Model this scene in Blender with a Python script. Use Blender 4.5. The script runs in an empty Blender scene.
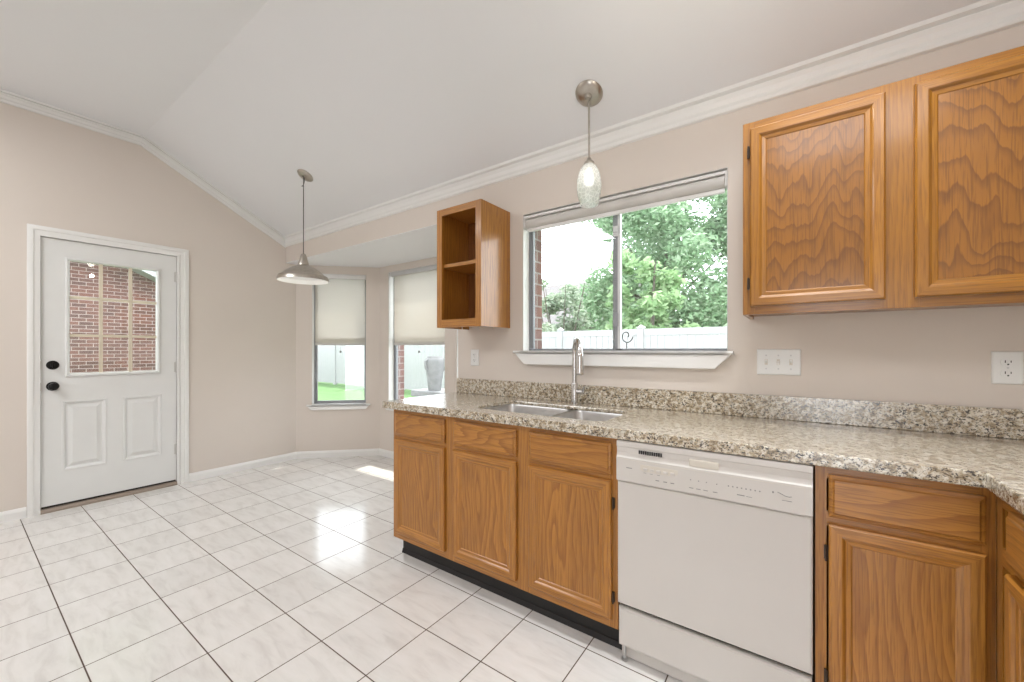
import bpy, bmesh, math, random
from mathutils import Vector, Matrix, noise as mnoise
from math import pi, sin, cos, tan, radians as R, sqrt

C = bpy.context.scene.collection
scene = bpy.context.scene

# ------------------------------------------------------------------ camera, sky, sun, lamps, exposure
cam_d = bpy.data.cameras.new('camera')
cam_d.sensor_width = 36.0
cam_d.lens = 401.0 / 1024.0 * 36.0
cam_d.shift_y = 8.6 / 1024.0
cam_d.clip_start = 0.02
cam_d.clip_end = 300
cam = bpy.data.objects.new('camera', cam_d)
C.objects.link(cam)
cam.location = (0, 0, 1.224)
cam.rotation_euler = (pi / 2, 0, 0.617)
scene.camera = cam

world = bpy.data.worlds.new('sky')
scene.world = world
world.use_nodes = True
wn = world.node_tree
bgn = wn.nodes['Background']
bgn.inputs['Color'].default_value = (0.93, 0.975, 1.03, 1)
bgn.inputs['Strength'].default_value = 6.0

sun_d = bpy.data.lights.new('sun', 'SUN')
sun_d.energy = 6.0
sun_d.angle = R(1.0)
sun_d.color = (1.0, 0.95, 0.86)
sun = bpy.data.objects.new('sun', sun_d)
C.objects.link(sun)
# travels towards -Y (into the bay), 65 degrees high
sun.rotation_euler = Vector((0.06, -0.42, -0.90)).to_track_quat('-Z', 'Y').to_euler()

def area_lamp(name, loc, size, power, color=(0.975, 0.98, 1.0), size_y=None, tgt=(0, 0, -1), spread=180):
    d = bpy.data.lights.new(name, 'AREA')
    d.energy = power
    d.size = size
    d.color = color
    d.spread = R(spread)
    if size_y:
        d.shape = 'RECTANGLE'
        d.size_y = size_y
    o = bpy.data.objects.new(name, d)
    C.objects.link(o)
    o.location = loc
    o.rotation_euler = Vector(tgt).to_track_quat('-Z', 'Y').to_euler()
    return o
# added fill lights without fixtures, at ceiling height, one over the counter
area_lamp('fill_lamp', (-3.2, -1.2, 3.03), 1.6, 62, size_y=1.2)
area_lamp('fill_lamp', (0.1, 1.42, 2.80), 0.6, 20, color=(0.93, 0.97, 1.0), size_y=0.25, spread=105)
area_lamp('fill_lamp', (0.35, -0.6, 3.03), 1.0, 22, size_y=0.8)

scene.view_settings.view_transform = 'Standard'
scene.view_settings.look = 'None'
scene.view_settings.gamma = 1.0
scene.view_settings.use_curve_mapping = False
scene.view_settings.exposure = 0.0

# ------------------------------------------------------------------ materials
def srgb(r, g, b):
    def f(v):
        v /= 255.0
        return v / 12.92 if v <= 0.04045 else ((v + 0.055) / 1.055) ** 2.4
    return (f(r), f(g), f(b), 1.0)

class NT:
    """tiny helper over a node tree"""
    def __init__(self, name):
        self.m = bpy.data.materials.new(name)
        self.m.use_nodes = True
        self.t = self.m.node_tree
        self.n = self.t.nodes
        self.b = self.n['Principled BSDF']
        self.out = self.n['Material Output']
    def node(self, typ, **kw):
        nd = self.n.new(typ)
        for k, v in kw.items():
            setattr(nd, k, v)
        return nd
    def link(self, a, b):
        self.t.links.new(a, b)
    def setv(self, sock, v):
        if hasattr(v, 'is_output') or isinstance(v, bpy.types.NodeSocket):
            self.link(v, sock)
        else:
            sock.default_value = v
    def math(self, op, a, b=None, c=None):
        nd = self.node('ShaderNodeMath', operation=op)
        self.setv(nd.inputs[0], a)
        if b is not None:
            self.setv(nd.inputs[1], b)
        if c is not None:
            self.setv(nd.inputs[2], c)
        return nd.outputs[0]
    def coords(self):
        return self.node('ShaderNodeTexCoord').outputs['Object']
    def mapping(self, vec, scale=(1, 1, 1), loc=(0, 0, 0), rot=(0, 0, 0)):
        nd = self.node('ShaderNodeMapping')
        self.link(vec, nd.inputs['Vector'])
        self.setv(nd.inputs['Location'], loc)
        nd.inputs['Rotation'].default_value = rot
        nd.inputs['Scale'].default_value = scale
        return nd.outputs[0]
    def noise(self, vec, scale, detail=4, rough=0.5, dist=0.0):
        nd = self.node('ShaderNodeTexNoise')
        self.link(vec, nd.inputs['Vector'])
        nd.inputs['Scale'].default_value = scale
        nd.inputs['Detail'].default_value = detail
        nd.inputs['Roughness'].default_value = rough
        nd.inputs['Distortion'].default_value = dist
        return nd.outputs[0]
    def ramp(self, fac, stops, interp='LINEAR'):
        nd = self.node('ShaderNodeValToRGB')
        self.link(fac, nd.inputs[0])
        cr = nd.color_ramp
        cr.interpolation = interp
        while len(cr.elements) < len(stops):
            cr.elements.new(0.5)
        for e, (p, c) in zip(cr.elements, stops):
            e.position = p
            e.color = c
        return nd.outputs[0]
    def mix(self, fac, a, b, blend='MIX'):
        nd = self.node('ShaderNodeMix', data_type='RGBA', blend_type=blend)
        self.setv(nd.inputs['Factor'], fac)
        self.setv(nd.inputs['A'], a)
        self.setv(nd.inputs['B'], b)
        return nd.outputs['Result']
    def bump(self, h, strength=0.2, dist=0.002):
        nd = self.node('ShaderNodeBump')
        self.link(h, nd.inputs['Height'])
        nd.inputs['Strength'].default_value = strength
        nd.inputs['Distance'].default_value = dist
        self.link(nd.outputs[0], self.b.inputs['Normal'])
    def schlick(self, f0, normal=None):
        g = self.node('ShaderNodeNewGeometry')
        dt = self.node('ShaderNodeVectorMath', operation='DOT_PRODUCT')
        self.link(normal if normal is not None else g.outputs['Normal'], dt.inputs[0])
        self.link(g.outputs['Incoming'], dt.inputs[1])
        c = self.math('SUBTRACT', 1.0, self.math('MINIMUM', self.math('ABSOLUTE', dt.outputs['Value']), 1.0))
        return self.math('MULTIPLY_ADD', self.math('POWER', c, 5.0), 1 - f0, f0)
    def base(self, v):
        self.setv(self.b.inputs['Base Color'], v)

def plain(name, col, rough=0.5, metal=0.0, vary=0.04, vscale=6.0, bump=0.0, bscale=200.0):
    """paint, plastic or metal with a slight procedural unevenness"""
    t = NT(name)
    co = t.coords()
    nz = t.noise(co, vscale, 3)
    lo = tuple(max(0, c * (1 - vary)) for c in col[:3]) + (1,)
    hi = tuple(min(1, c * (1 + vary)) for c in col[:3]) + (1,)
    t.base(t.ramp(nz, [(0.3, lo), (0.7, hi)]))
    t.b.inputs['Roughness'].default_value = rough
    t.b.inputs['Metallic'].default_value = metal
    if bump:
        t.bump(t.noise(co, bscale, 2), bump, 0.001)
    return t.m

M = {}
M['wall'] = plain('beige_wall_paint', (0.70, 0.63, 0.565, 1), 0.75, vary=0.015, vscale=1.5, bump=0.15, bscale=160)
M['ceil'] = plain('white_ceiling_paint', (0.80, 0.80, 0.805, 1), 0.85, vary=0.01, vscale=1.2, bump=0.15, bscale=120)
M['trim'] = plain('white_trim_paint', (0.82, 0.81, 0.785, 1), 0.4, vary=0.015)
M['doorwhite'] = plain('white_door_paint', (0.76, 0.76, 0.74, 1), 0.38, vary=0.015)
M['cream'] = plain('cream_muntin_paint', (0.72, 0.64, 0.5, 1), 0.5)
M['appliance'] = plain('white_enamel', (0.635, 0.60, 0.56, 1), 0.28, vary=0.01)
M['appl_cream'] = plain('cream_plastic', (0.66, 0.61, 0.53, 1), 0.45, vary=0.02)  # cream plastic of the latch, recess, outline and toggle slots
M['grey_mark'] = plain('grey_print', (0.25, 0.24, 0.23, 1), 0.6)
M['black'] = plain('black_plastic', (0.012, 0.011, 0.011, 1), 0.35)
M['blackrubber'] = plain('black_vinyl', (0.010, 0.009, 0.009, 1), 0.5)
M['blackmetal'] = plain('black_iron', (0.012, 0.012, 0.012, 1), 0.3, 0.6)
M['plate'] = plain('white_plastic_plate', (0.80, 0.80, 0.78, 1), 0.35, vary=0.01)
M['alu'] = plain('grey_window_metal', (0.28, 0.285, 0.30, 1), 0.45, 0.1)
M['alulight'] = plain('light_window_metal', (0.62, 0.62, 0.62, 1), 0.4, 0.3)
M['hinge'] = plain('dark_bronze', (0.07, 0.052, 0.04, 1), 0.35, 0.8)
M['hingewhite'] = plain('painted_hinge', (0.6, 0.59, 0.56, 1), 0.4, 0.2)
M['bronze'] = plain('threshold_bronze', (0.33, 0.27, 0.22, 1), 0.45, 0.4)
M['stain'] = plain('dark_gap_seal', (0.03, 0.022, 0.016, 1), 0.7)
M['nickel'] = plain('brushed_nickel', (0.47, 0.43, 0.38, 1), 0.28, 1.0, vary=0.08, vscale=40)
M['chrome'] = plain('satin_chrome', (0.62, 0.61, 0.6, 1), 0.2, 1.0, vary=0.05, vscale=30)
M['steel'] = plain('sink_steel', (0.6, 0.6, 0.6, 1), 0.28, 1.0, vary=0.06, vscale=25)
M['enamelwhite'] = plain('white_enamel_inside', (0.85, 0.85, 0.84, 1), 0.4, vary=0.01)
M['cord'] = plain('dark_cord', (0.05, 0.045, 0.04, 1), 0.5)
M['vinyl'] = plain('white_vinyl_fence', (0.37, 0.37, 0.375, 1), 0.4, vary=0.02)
M['bark'] = plain('grey_bark', (0.10, 0.085, 0.07, 1), 0.9, vary=0.25, vscale=20)
M['stone'] = plain('pale_stone', (0.22, 0.22, 0.222, 1), 0.85, vary=0.18, vscale=9, bump=0.5, bscale=30)
M['concrete'] = plain('pale_concrete', (0.48, 0.475, 0.47, 1), 0.85, vary=0.06, vscale=4)
M['roof'] = plain('weathered_shingle', (0.135, 0.125, 0.125, 1), 0.9, vary=0.12, vscale=14)
M['siding'] = plain('neighbour_siding', (0.20, 0.19, 0.18, 1), 0.8, vary=0.04)

def lampmat(name, col, strength):
    t = NT(name)
    t.b.inputs['Emission Color'].default_value = col
    t.b.inputs['Emission Strength'].default_value = strength
    t.base((0.9, 0.9, 0.88, 1))
    return t.m
M['bulb'] = lampmat('lit_bulb', (1.0, 0.93, 0.82, 1), 10.0)
M['bulb_soft'] = lampmat('soft_lit_bulb', (1.0, 0.96, 0.9, 1), 3.0)

def glass(name, tint=(0.97, 0.985, 0.98, 1), rough=0.0, ior=1.45, add=0.0):
    t = NT(name)
    fac = t.schlick(0.045)
    tr = t.node('ShaderNodeBsdfTransparent')
    tr.inputs['Color'].default_value = tint
    gl = t.node('ShaderNodeBsdfGlossy')
    gl.inputs['Roughness'].default_value = rough
    gl.inputs['Color'].default_value = (1, 1, 1, 1)
    mx = t.node('ShaderNodeMixShader')
    if add:
        fac = t.math('ADD', fac, add)
    t.link(fac, mx.inputs[0])
    t.link(tr.outputs[0], mx.inputs[1])
    t.link(gl.outputs[0], mx.inputs[2])
    t.link(mx.outputs[0], t.out.inputs['Surface'])
    return t.m
M['glass'] = glass('window_glass')

def crackle_glass():
    t = NT('seeded_glass')
    co = t.coords()
    tr = t.node('ShaderNodeBsdfTransparent')
    tr.inputs['Color'].default_value = (0.93, 0.95, 0.95, 1)
    gl = t.node('ShaderNodeBsdfGlossy')
    gl.inputs['Roughness'].default_value = 0.12
    df = t.node('ShaderNodeBsdfTranslucent')
    df.inputs['Color'].default_value = (0.95, 0.95, 0.93, 1)
    v = t.node('ShaderNodeTexVoronoi', feature='DISTANCE_TO_EDGE')
    v.inputs['Scale'].default_value = 55
    t.link(co, v.inputs['Vector'])
    seed = t.ramp(v.outputs['Distance'], [(0.0, (0.7, 0.7, 0.7, 1)), (0.12, (0.42, 0.42, 0.42, 1))])
    m1 = t.node('ShaderNodeMixShader')
    t.link(seed, m1.inputs[0])
    t.link(tr.outputs[0], m1.inputs[1])
    t.link(df.outputs[0], m1.inputs[2])
    m2 = t.node('ShaderNodeMixShader')
    t.link(t.schlick(0.05), m2.inputs[0])
    t.link(m1.outputs[0], m2.inputs[1])
    t.link(gl.outputs[0], m2.inputs[2])
    bp = t.node('ShaderNodeBump')
    bp.inputs['Strength'].default_value = 0.4
    bp.inputs['Distance'].default_value = 0.003
    t.link(v.outputs['Distance'], bp.inputs['Height'])
    for nd in (gl, df):
        t.link(bp.outputs[0], nd.inputs['Normal'])
    t.link(m2.outputs[0], t.out.inputs['Surface'])
    return t.m
M['seedglass'] = crackle_glass()

def shade_fabric(name, openness, col):
    t = NT(name)
    co = t.coords()
    wv = t.noise(t.mapping(co, (1, 1, 400)), 3, 2)
    cc = t.ramp(wv, [(0.3, tuple(c * 0.95 for c in col[:3]) + (1,)), (0.7, col)])
    df = t.node('ShaderNodeBsdfDiffuse')
    t.link(cc, df.inputs['Color'])
    tl = t.node('ShaderNodeBsdfTranslucent')
    t.link(cc, tl.inputs['Color'])
    tr = t.node('ShaderNodeBsdfTransparent')
    m1 = t.node('ShaderNodeMixShader')
    m1.inputs[0].default_value = 0.6
    t.link(df.outputs[0], m1.inputs[1])
    t.link(tl.outputs[0], m1.inputs[2])
    m2 = t.node('ShaderNodeMixShader')
    m2.inputs[0].default_value = openness
    t.link(m1.outputs[0], m2.inputs[1])
    t.link(tr.outputs[0], m2.inputs[2])
    t.link(m2.outputs[0], t.out.inputs['Surface'])
    return t.m
M['screen'] = shade_fabric('screen_fabric', 0.12, (0.66, 0.62, 0.565, 1))
M['rollfabric'] = plain('rolled_fabric', (0.62, 0.60, 0.57, 1), 0.8)
M['cassette'] = plain('shade_cassette', (0.78, 0.77, 0.75, 1), 0.35)

# --- oak. axis 'z' or 'x' is the grain direction of the local coordinates
def oak(name, axis='z', kind='straight', base=(174, 118, 58), dark=(126, 74, 26), rough=0.32):
    t = NT(name)
    co = t.coords()
    rnd = t.node('ShaderNodeObjectInfo').outputs['Random']
    off = t.node('ShaderNodeCombineXYZ')
    for i, k in enumerate((7.3, 3.1, 5.7)):
        t.link(t.math('MULTIPLY', rnd, k), off.inputs[i])
    add = t.node('ShaderNodeVectorMath', operation='ADD')
    t.link(co, add.inputs[0])
    t.link(off.outputs[0], add.inputs[1])
    v = add.outputs[0]
    if axis == 'x':
        v = t.mapping(v, rot=(0, pi / 2, 0))
    elif axis == 'y':
        v = t.mapping(v, rot=(pi / 2, 0, 0))
    sep = t.node('ShaderNodeSeparateXYZ')
    t.link(v, sep.inputs[0])
    x, y, z = sep.outputs
    if kind == 'flame':        # rotary-cut veneer: contour lines of a stretched height field
        big = t.noise(t.mapping(v, (4.5, 4.5, 2.2)), 1.0, 2.0, 0.45, 0.25)
        n2 = t.noise(t.mapping(v, (15.0, 15.0, 3.2)), 1.0, 1.0, 0.5)
        val = t.math('ADD', t.math('MULTIPLY', big, 6.5), t.math('MULTIPLY', z, 13.0))
        val = t.math('ADD', val, t.math('MULTIPLY', n2, 3.0))
        edge, wd = 0.6, 0.45
    elif kind == 'cathedral':  # flat-sawn: arches, straighter towards the sides
        big = t.noise(t.mapping(v, (5.0, 5.0, 0.9)), 1.0, 2.0, 0.5, 0.2)
        xs = t.math('ADD', t.math('MULTIPLY', x, 30.0), t.math('MULTIPLY', big, 14.0))
        val = t.math('ADD', xs, t.math('MULTIPLY', z, 3.0))
        edge, wd = 0.5, 0.4
    else:
        big = t.noise(t.mapping(v, (6.0, 6.0, 0.5)), 1.0, 2.0, 0.5, 0.1)
        val = t.math('ADD', t.math('MULTIPLY', t.math('ADD', x, y), 55.0), t.math('MULTIPLY', big, 9.0))
        edge, wd = 0.45, 0.2
    fine = t.noise(t.mapping(v, (60, 60, 2.6)), 1.0, 3.0, 0.6)
    val = t.math('ADD', val, t.math('MULTIPLY', fine, 0.5))
    saw = t.math('FRACT', val)
    band = t.ramp(saw, [(0.0, (0.1, 0.1, 0.1, 1)), (edge, (0.35, 0.35, 0.35, 1)), (0.93, (1, 1, 1, 1)), (1.0, (0.1, 0.1, 0.1, 1))])
    pores = t.noise(t.mapping(v, (260, 260, 9)), 1.0, 2.0, 0.6)
    pr = t.ramp(pores, [(0.38, (1, 1, 1, 1)), (0.50, (0, 0, 0, 1))])
    lo = srgb(*base)
    hi = srgb(*dark)
    tone = t.noise(t.mapping(v, (3, 3, 0.7)), 1.0, 2.0)
    warm = t.ramp(tone, [(0.3, tuple(c * 0.88 for c in lo[:3]) + (1,)), (0.7, tuple(min(1, c * 1.12) for c in lo[:3]) + (1,))])
    c1 = t.mix(t.math('MULTIPLY', band, wd + 0.35), warm, hi)
    c2 = t.mix(t.math('MULTIPLY', pr, 0.45), c1, tuple(c * 0.7 for c in hi[:3]) + (1,))
    t.base(c2)
    t.b.inputs['Roughness'].default_value = rough
    t.b.inputs['Coat Weight'].default_value = 0.35
    t.b.inputs['Coat Roughness'].default_value = 0.12
    t.bump(pr, 0.12, 0.0006)
    return t.m
OAK = dict(base=(182, 124, 50), dark=(134, 80, 26))
OAKU = dict(base=(156, 103, 26), dark=(118, 70, 13))
M['oak_v'] = oak('oak_upright_grain', 'z', 'straight', **OAK)
M['oak_h'] = oak('oak_level_grain', 'x', 'straight', **OAK)
M['oak_panel'] = oak('oak_panel_veneer', 'z', 'cathedral', **OAK)
M['oak_drawer'] = oak('oak_drawer_veneer', 'x', 'cathedral', **OAK)
M['oak_flame'] = oak('oak_flame_veneer', 'z', 'flame', base=(143, 91, 20), dark=(102, 58, 10))
M['oaku_v'] = oak('golden_oak_upright_grain', 'z', 'straight', **OAKU)
M['oaku_h'] = oak('golden_oak_level_grain', 'x', 'straight', **OAKU)
M['oak_in'] = oak('oak_inside_veneer', 'z', 'straight', base=(150, 92, 42), dark=(104, 58, 20), rough=0.45)
M['oak_d'] = oak('oak_depth_grain', 'y', 'straight', **OAK)

def granite():
    t = NT('speckled_granite')
    co = t.coords()
    n1 = t.noise(t.mapping(co, rot=(0.4, 0.3, 0.6)), 58, 5, 0.65, 0.4)
    base = t.ramp(n1, [(0.30, srgb(106, 93, 74)), (0.44, srgb(172, 155, 128)), (0.55, srgb(214, 205, 187)), (0.66, srgb(226, 220, 208)), (0.8, srgb(160, 142, 112))])
    n2 = t.noise(t.mapping(co, (1.0, 1.7, 1.5), rot=(0.5, 0.4, 0.5)), 92, 3, 0.6, 1.4)
    dark = t.ramp(n2, [(0.42, (1, 1, 1, 1)), (0.465, (0, 0, 0, 1))])
    c1 = t.mix(dark, base, srgb(58, 48, 40))
    n3 = t.noise(t.mapping(co, (1, 1.5, 1.2), loc=(3, 7, 1), rot=(0.2, 0.7, 0.4)), 90, 3, 0.6, 1.2)
    tan_ = t.ramp(n3, [(0.60, (0, 0, 0, 1)), (0.67, (0.8, 0.8, 0.8, 1))])
    c2 = t.mix(tan_, c1, srgb(140, 116, 84))
    t.base(c2)
    t.b.inputs['Roughness'].default_value = 0.26
    t.b.inputs['Coat Weight'].default_value = 1.0
    t.b.inputs['Coat IOR'].default_value = 1.6
    t.b.inputs['Coat Roughness'].default_value = 0.17
    return t.m
M['granite'] = granite()

TX, TY = 0.3083, 0.3018
TX0, TY0 = -1.936, 0.9106
def floor_tiles():
    t = NT('glazed_floor_tile')
    co = t.coords()
    sep = t.node('ShaderNodeSeparateXYZ')
    t.link(co, sep.inputs[0])
    def axis(s, o, size):
        q = t.math('DIVIDE', t.math('SUBTRACT', s, o - 40 * size), size)
        fr = t.math('FRACT', q)
        d = t.math('MINIMUM', fr, t.math('SUBTRACT', 1.0, fr))
        return t.math('MULTIPLY', d, size), t.math('FLOOR', q)
    dx, ix = axis(sep.outputs[0], TX0, TX)
    dy, iy = axis(sep.outputs[1], TY0, TY)
    d = t.math('MINIMUM', dx, dy)
    grout = t.ramp(t.math('MULTIPLY', d, 100), [(0.20, (1, 1, 1, 1)), (0.27, (0, 0, 0, 1))])
    cid = t.node('ShaderNodeCombineXYZ')
    t.link(ix, cid.inputs[0])
    t.link(iy, cid.inputs[1])
    wn_ = t.node('ShaderNodeTexWhiteNoise', noise_dimensions='3D')
    t.link(cid.outputs[0], wn_.inputs['Vector'])
    sh = t.node('ShaderNodeVectorMath', operation='MULTIPLY_ADD')
    t.link(wn_.outputs['Color'], sh.inputs[0])
    sh.inputs[1].default_value = (9, 9, 9)
    t.link(co, sh.inputs[2])
    st = t.noise(t.mapping(sh.outputs[0], (4, 16, 1), rot=(0, 0, 0.35)), 1.3, 5, 0.6, 0.5)
    tile = t.ramp(st, [(0.28, srgb(214, 210, 206)), (0.5, srgb(226, 223, 219)), (0.72, srgb(232, 229, 226))])
    tone = t.math('MULTIPLY_ADD', wn_.outputs['Value'], 0.05, 0.95)
    tile2 = t.mix(1.0, tile, tone, 'MULTIPLY')
    t.base(t.mix(grout, tile2, srgb(84, 66, 54)))
    rg = t.ramp(grout, [(0, (0.15, 0.15, 0.15, 1)), (1, (0.8, 0.8, 0.8, 1))])
    t.link(rg, t.b.inputs['Roughness'])
    wav = t.noise(co, 9, 2)
    h = t.math('SUBTRACT', t.math('MULTIPLY', wav, 0.25), grout)
    t.bump(h, 0.25, 0.002)
    return t.m
M['tile'] = floor_tiles()

def brick(name, c1, c2, mortar, scale=1.0, vertical_axis='xz'):
    t = NT(name)
    co = t.coords()
    sep = t.node('ShaderNodeSeparateXYZ')
    t.link(co, sep.inputs[0])
    cmb = t.node('ShaderNodeCombineXYZ')
    t.link(t.math('ADD', sep.outputs[0], sep.outputs[1]), cmb.inputs[0])
    t.link(sep.outputs[2], cmb.inputs[1])
    br = t.node('ShaderNodeTexBrick')
    t.link(cmb.outputs[0], br.inputs['Vector'])
    br.inputs['Color1'].default_value = c1
    br.inputs['Color2'].default_value = c2
    br.inputs['Mortar'].default_value = mortar
    br.inputs['Scale'].default_value = 1.0
    br.inputs['Mortar Size'].default_value = 0.006 * scale
    br.inputs['Brick Width'].default_value = 0.213 * scale
    br.inputs['Row Height'].default_value = 0.076 * scale
    n = t.noise(co, 14, 4)
    t.base(t.mix(0.35, br.outputs['Color'], n, 'SOFT_LIGHT'))
    t.b.inputs['Roughness'].default_value = 0.9
    t.bump(t.math('SUBTRACT', 1.0, br.outputs['Fac']), 0.6, 0.006)
    return t.m
M['brick'] = brick('red_brick', srgb(134, 98, 92), srgb(120, 90, 86), srgb(160, 150, 146), 1.0)
M['brickfar'] = brick('brown_red_brick', srgb(114, 78, 70), srgb(92, 68, 64), srgb(166, 152, 148), 0.85)

def grass_mat():
    t = NT('lawn_grass')
    co = t.coords()
    n = t.noise(co, 3.0, 5, 0.6)
    t.base(t.ramp(n, [(0.3, srgb(66, 98, 50)), (0.6, srgb(84, 118, 66)), (0.8, srgb(100, 134, 80))]))
    t.b.inputs['Roughness'].default_value = 0.9
    t.bump(t.noise(co, 60, 3), 0.8, 0.03)
    return t.m
M['grass'] = grass_mat()

def leaf_mat(name, a, b, c):
    t = NT(name)
    geo = t.node('ShaderNodeNewGeometry')
    rp = t.ramp(geo.outputs['Random Per Island'], [(0.0, a), (0.5, b), (1.0, c)])
    df = t.node('ShaderNodeBsdfDiffuse')
    tl = t.node('ShaderNodeBsdfTranslucent')
    t.link(rp, df.inputs['Color'])
    t.link(rp, tl.inputs['Color'])
    mx = t.node('ShaderNodeMixShader')
    mx.inputs[0].default_value = 0.5
    t.link(df.outputs[0], mx.inputs[1])
    t.link(tl.outputs[0], mx.inputs[2])
    t.link(mx.outputs[0], t.out.inputs['Surface'])
    return t.m
M['leaf'] = leaf_mat('bright_green_leaves', srgb(130, 156, 124), srgb(150, 176, 142), srgb(184, 200, 174))
M['leaf_yel'] = leaf_mat('yellow_green_leaves', srgb(130, 160, 114), srgb(150, 178, 134), srgb(178, 198, 160))
M['leaf_dull'] = leaf_mat('grey_green_leaves', srgb(134, 150, 130), srgb(158, 172, 150), srgb(186, 192, 178))

# ------------------------------------------------------------------ mesh helpers
class MB:
    def __init__(self):
        self.bm = bmesh.new()
    def face(self, pts, mi=0):
        vs = [self.bm.verts.new(p) for p in pts]
        f = self.bm.faces.new(vs)
        f.material_index = mi
        return f
    def box(self, x0, x1, y0, y1, z0, z1, mi=0):
        x0, x1 = min(x0, x1), max(x0, x1)
        y0, y1 = min(y0, y1), max(y0, y1)
        z0, z1 = min(z0, z1), max(z0, z1)
        v = [self.bm.verts.new(p) for p in
             [(x0, y0, z0), (x1, y0, z0), (x1, y1, z0), (x0, y1, z0), (x0, y0, z1), (x1, y0, z1), (x1, y1, z1), (x0, y1, z1)]]
        for q in [(0, 3, 2, 1), (4, 5, 6, 7), (0, 1, 5, 4), (1, 2, 6, 5), (2, 3, 7, 6), (3, 0, 4, 7)]:
            f = self.bm.faces.new([v[i] for i in q])
            f.material_index = mi
        return self
    def prism(self, poly, axis, a, b, mi=0):
        """poly: 2-D outline in the two other axes (in order x,y,z), pushed from a to b along axis"""
        def P(p, t):
            if axis == 'x':
                return (t, p[0], p[1])
            if axis == 'y':
                return (p[0], t, p[1])
            return (p[0], p[1], t)
        A = [self.bm.verts.new(P(p, a)) for p in poly]
        B = [self.bm.verts.new(P(p, b)) for p in poly]
        n = len(poly)
        fs = [self.bm.faces.new(A), self.bm.faces.new(B[::-1])]
        for i in range(n):
            fs.append(self.bm.faces.new([A[i], B[i], B[(i + 1) % n], A[(i + 1) % n]]))
        for f in fs:
            f.material_index = mi
        return self
    def loft(self, rings, cap0=True, cap1=True, closed=True, mi=0, mifun=None):
        V = [[self.bm.verts.new(p) for p in r] for r in rings]
        n = len(V[0])
        for k in range(len(V) - 1):
            for i in range(n if closed else n - 1):
                j = (i + 1) % n
                f = self.bm.faces.new([V[k][i], V[k][j], V[k + 1][j], V[k + 1][i]])
                f.material_index = mifun(k, i) if mifun else mi
        if cap0:
            self.bm.faces.new(V[0][::-1]).material_index = mi
        if cap1:
            self.bm.faces.new(V[-1]).material_index = mi
        return self
    def tube(self, pts, r, seg=10, mi=0, caps=True):
        pts = [Vector(p) for p in pts]
        rs = r if isinstance(r, (list, tuple)) else [r] * len(pts)
        rings = []
        up = None
        for i, p in enumerate(pts):
            if i == 0:
                d = pts[1] - p
            elif i == len(pts) - 1:
                d = p - pts[i - 1]
            else:
                d = (pts[i + 1] - p).normalized() + (p - pts[i - 1]).normalized()
            d.normalize()
            if up is None:
                up = Vector((0, 0, 1)) if abs(d.z) < 0.9 else Vector((1, 0, 0))
            u = (up - d * up.dot(d)).normalized()
            w = d.cross(u)
            up = u
            rings.append([p + (u * cos(2 * pi * k / seg) + w * sin(2 * pi * k / seg)) * rs[i] for k in range(seg)])
        return self.loft(rings, caps, caps, mi=mi)
    def lathe(self, prof, c=(0, 0, 0), axis='z', seg=24, cap0=False, cap1=False, mi=0):
        rings = []
        for r, t in prof:
            ring = []
            for k in range(seg):
                a = 2 * pi * k / seg
                if axis == 'z':
                    ring.append((c[0] + r * cos(a), c[1] + r * sin(a), c[2] + t))
                elif axis == 'y':
                    ring.append((c[0] + r * cos(a), c[1] + t, c[2] + r * sin(a)))
                else:
                    ring.append((c[0] + t, c[1] + r * cos(a), c[2] + r * sin(a)))
            rings.append(ring)
        return self.loft(rings, cap0, cap1, mi=mi)
    def xform(self, m):
        self.bm.transform(m)
        return self
    def build(self, name, mats, parent=None, smooth=0, bevel=0.0, bseg=2, weld=True):
        if weld:
            bmesh.ops.remove_doubles(self.bm, verts=self.bm.verts, dist=1e-5)
        bmesh.ops.recalc_face_normals(self.bm, faces=self.bm.faces)
        me = bpy.data.meshes.new(name)
        self.bm.to_mesh(me)
        self.bm.free()
        for m in (mats if isinstance(mats, (list, tuple)) else [mats]):
            me.materials.append(M[m] if isinstance(m, str) else m)
        if smooth:
            me.shade_smooth()
            me.set_sharp_from_angle(angle=R(smooth))
        o = bpy.data.objects.new(name, me)
        C.objects.link(o)
        if parent:
            o.parent = parent
        if bevel:
            md = o.modifiers.new('bevel', 'BEVEL')
            md.width = bevel
            md.segments = bseg
            md.limit_method = 'ANGLE'
            md.angle_limit = R(40)
        return o

def tag(o, label, cat, group=None, kind=None):
    o['label'] = label
    o['category'] = cat
    if group:
        o['group'] = group
    if kind:
        o['kind'] = kind
    return o
def thing(name, label, cat, loc=(0, 0, 0), rotz=0.0, group=None):
    o = bpy.data.objects.new(name, None)
    o.empty_display_size = 0.1
    C.objects.link(o)
    o.location = loc
    o.rotation_euler = (0, 0, rotz)
    return tag(o, label, cat, group)
def struct(o, label=None, cat=None):
    o['kind'] = 'structure'
    if label:
        o['label'] = label
        o['category'] = cat
    return o
def frame_empty(name, origin, ang):
    o = bpy.data.objects.new(name, None)
    o.empty_display_size = 0.1
    C.objects.link(o)
    o.location = origin
    o.rotation_euler = (0, 0, ang)
    return o
def copy_tree(o, parent=None):
    c = o.copy()
    C.objects.link(c)
    if parent:
        c.parent = parent
    for ch in list(o.children):
        copy_tree(ch, c)
    return c

# ------------------------------------------------------------------ the room shell
XL, YW, XR = -4.58, 2.157, 1.03          # left wall, window wall, right wall
YB = -4.0                                # the room runs on behind the camera
ZF, YK, ZE = 3.055, 0.976, 2.452         # flat ceiling, kink, ceiling at the window wall
XE = -2.011                              # left end of the window wall
YBAY = 2.27
K1 = (-3.945, 2.905)
K2 = (-2.756, 2.905)
ZB = 2.175                               # bay ceiling

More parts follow.
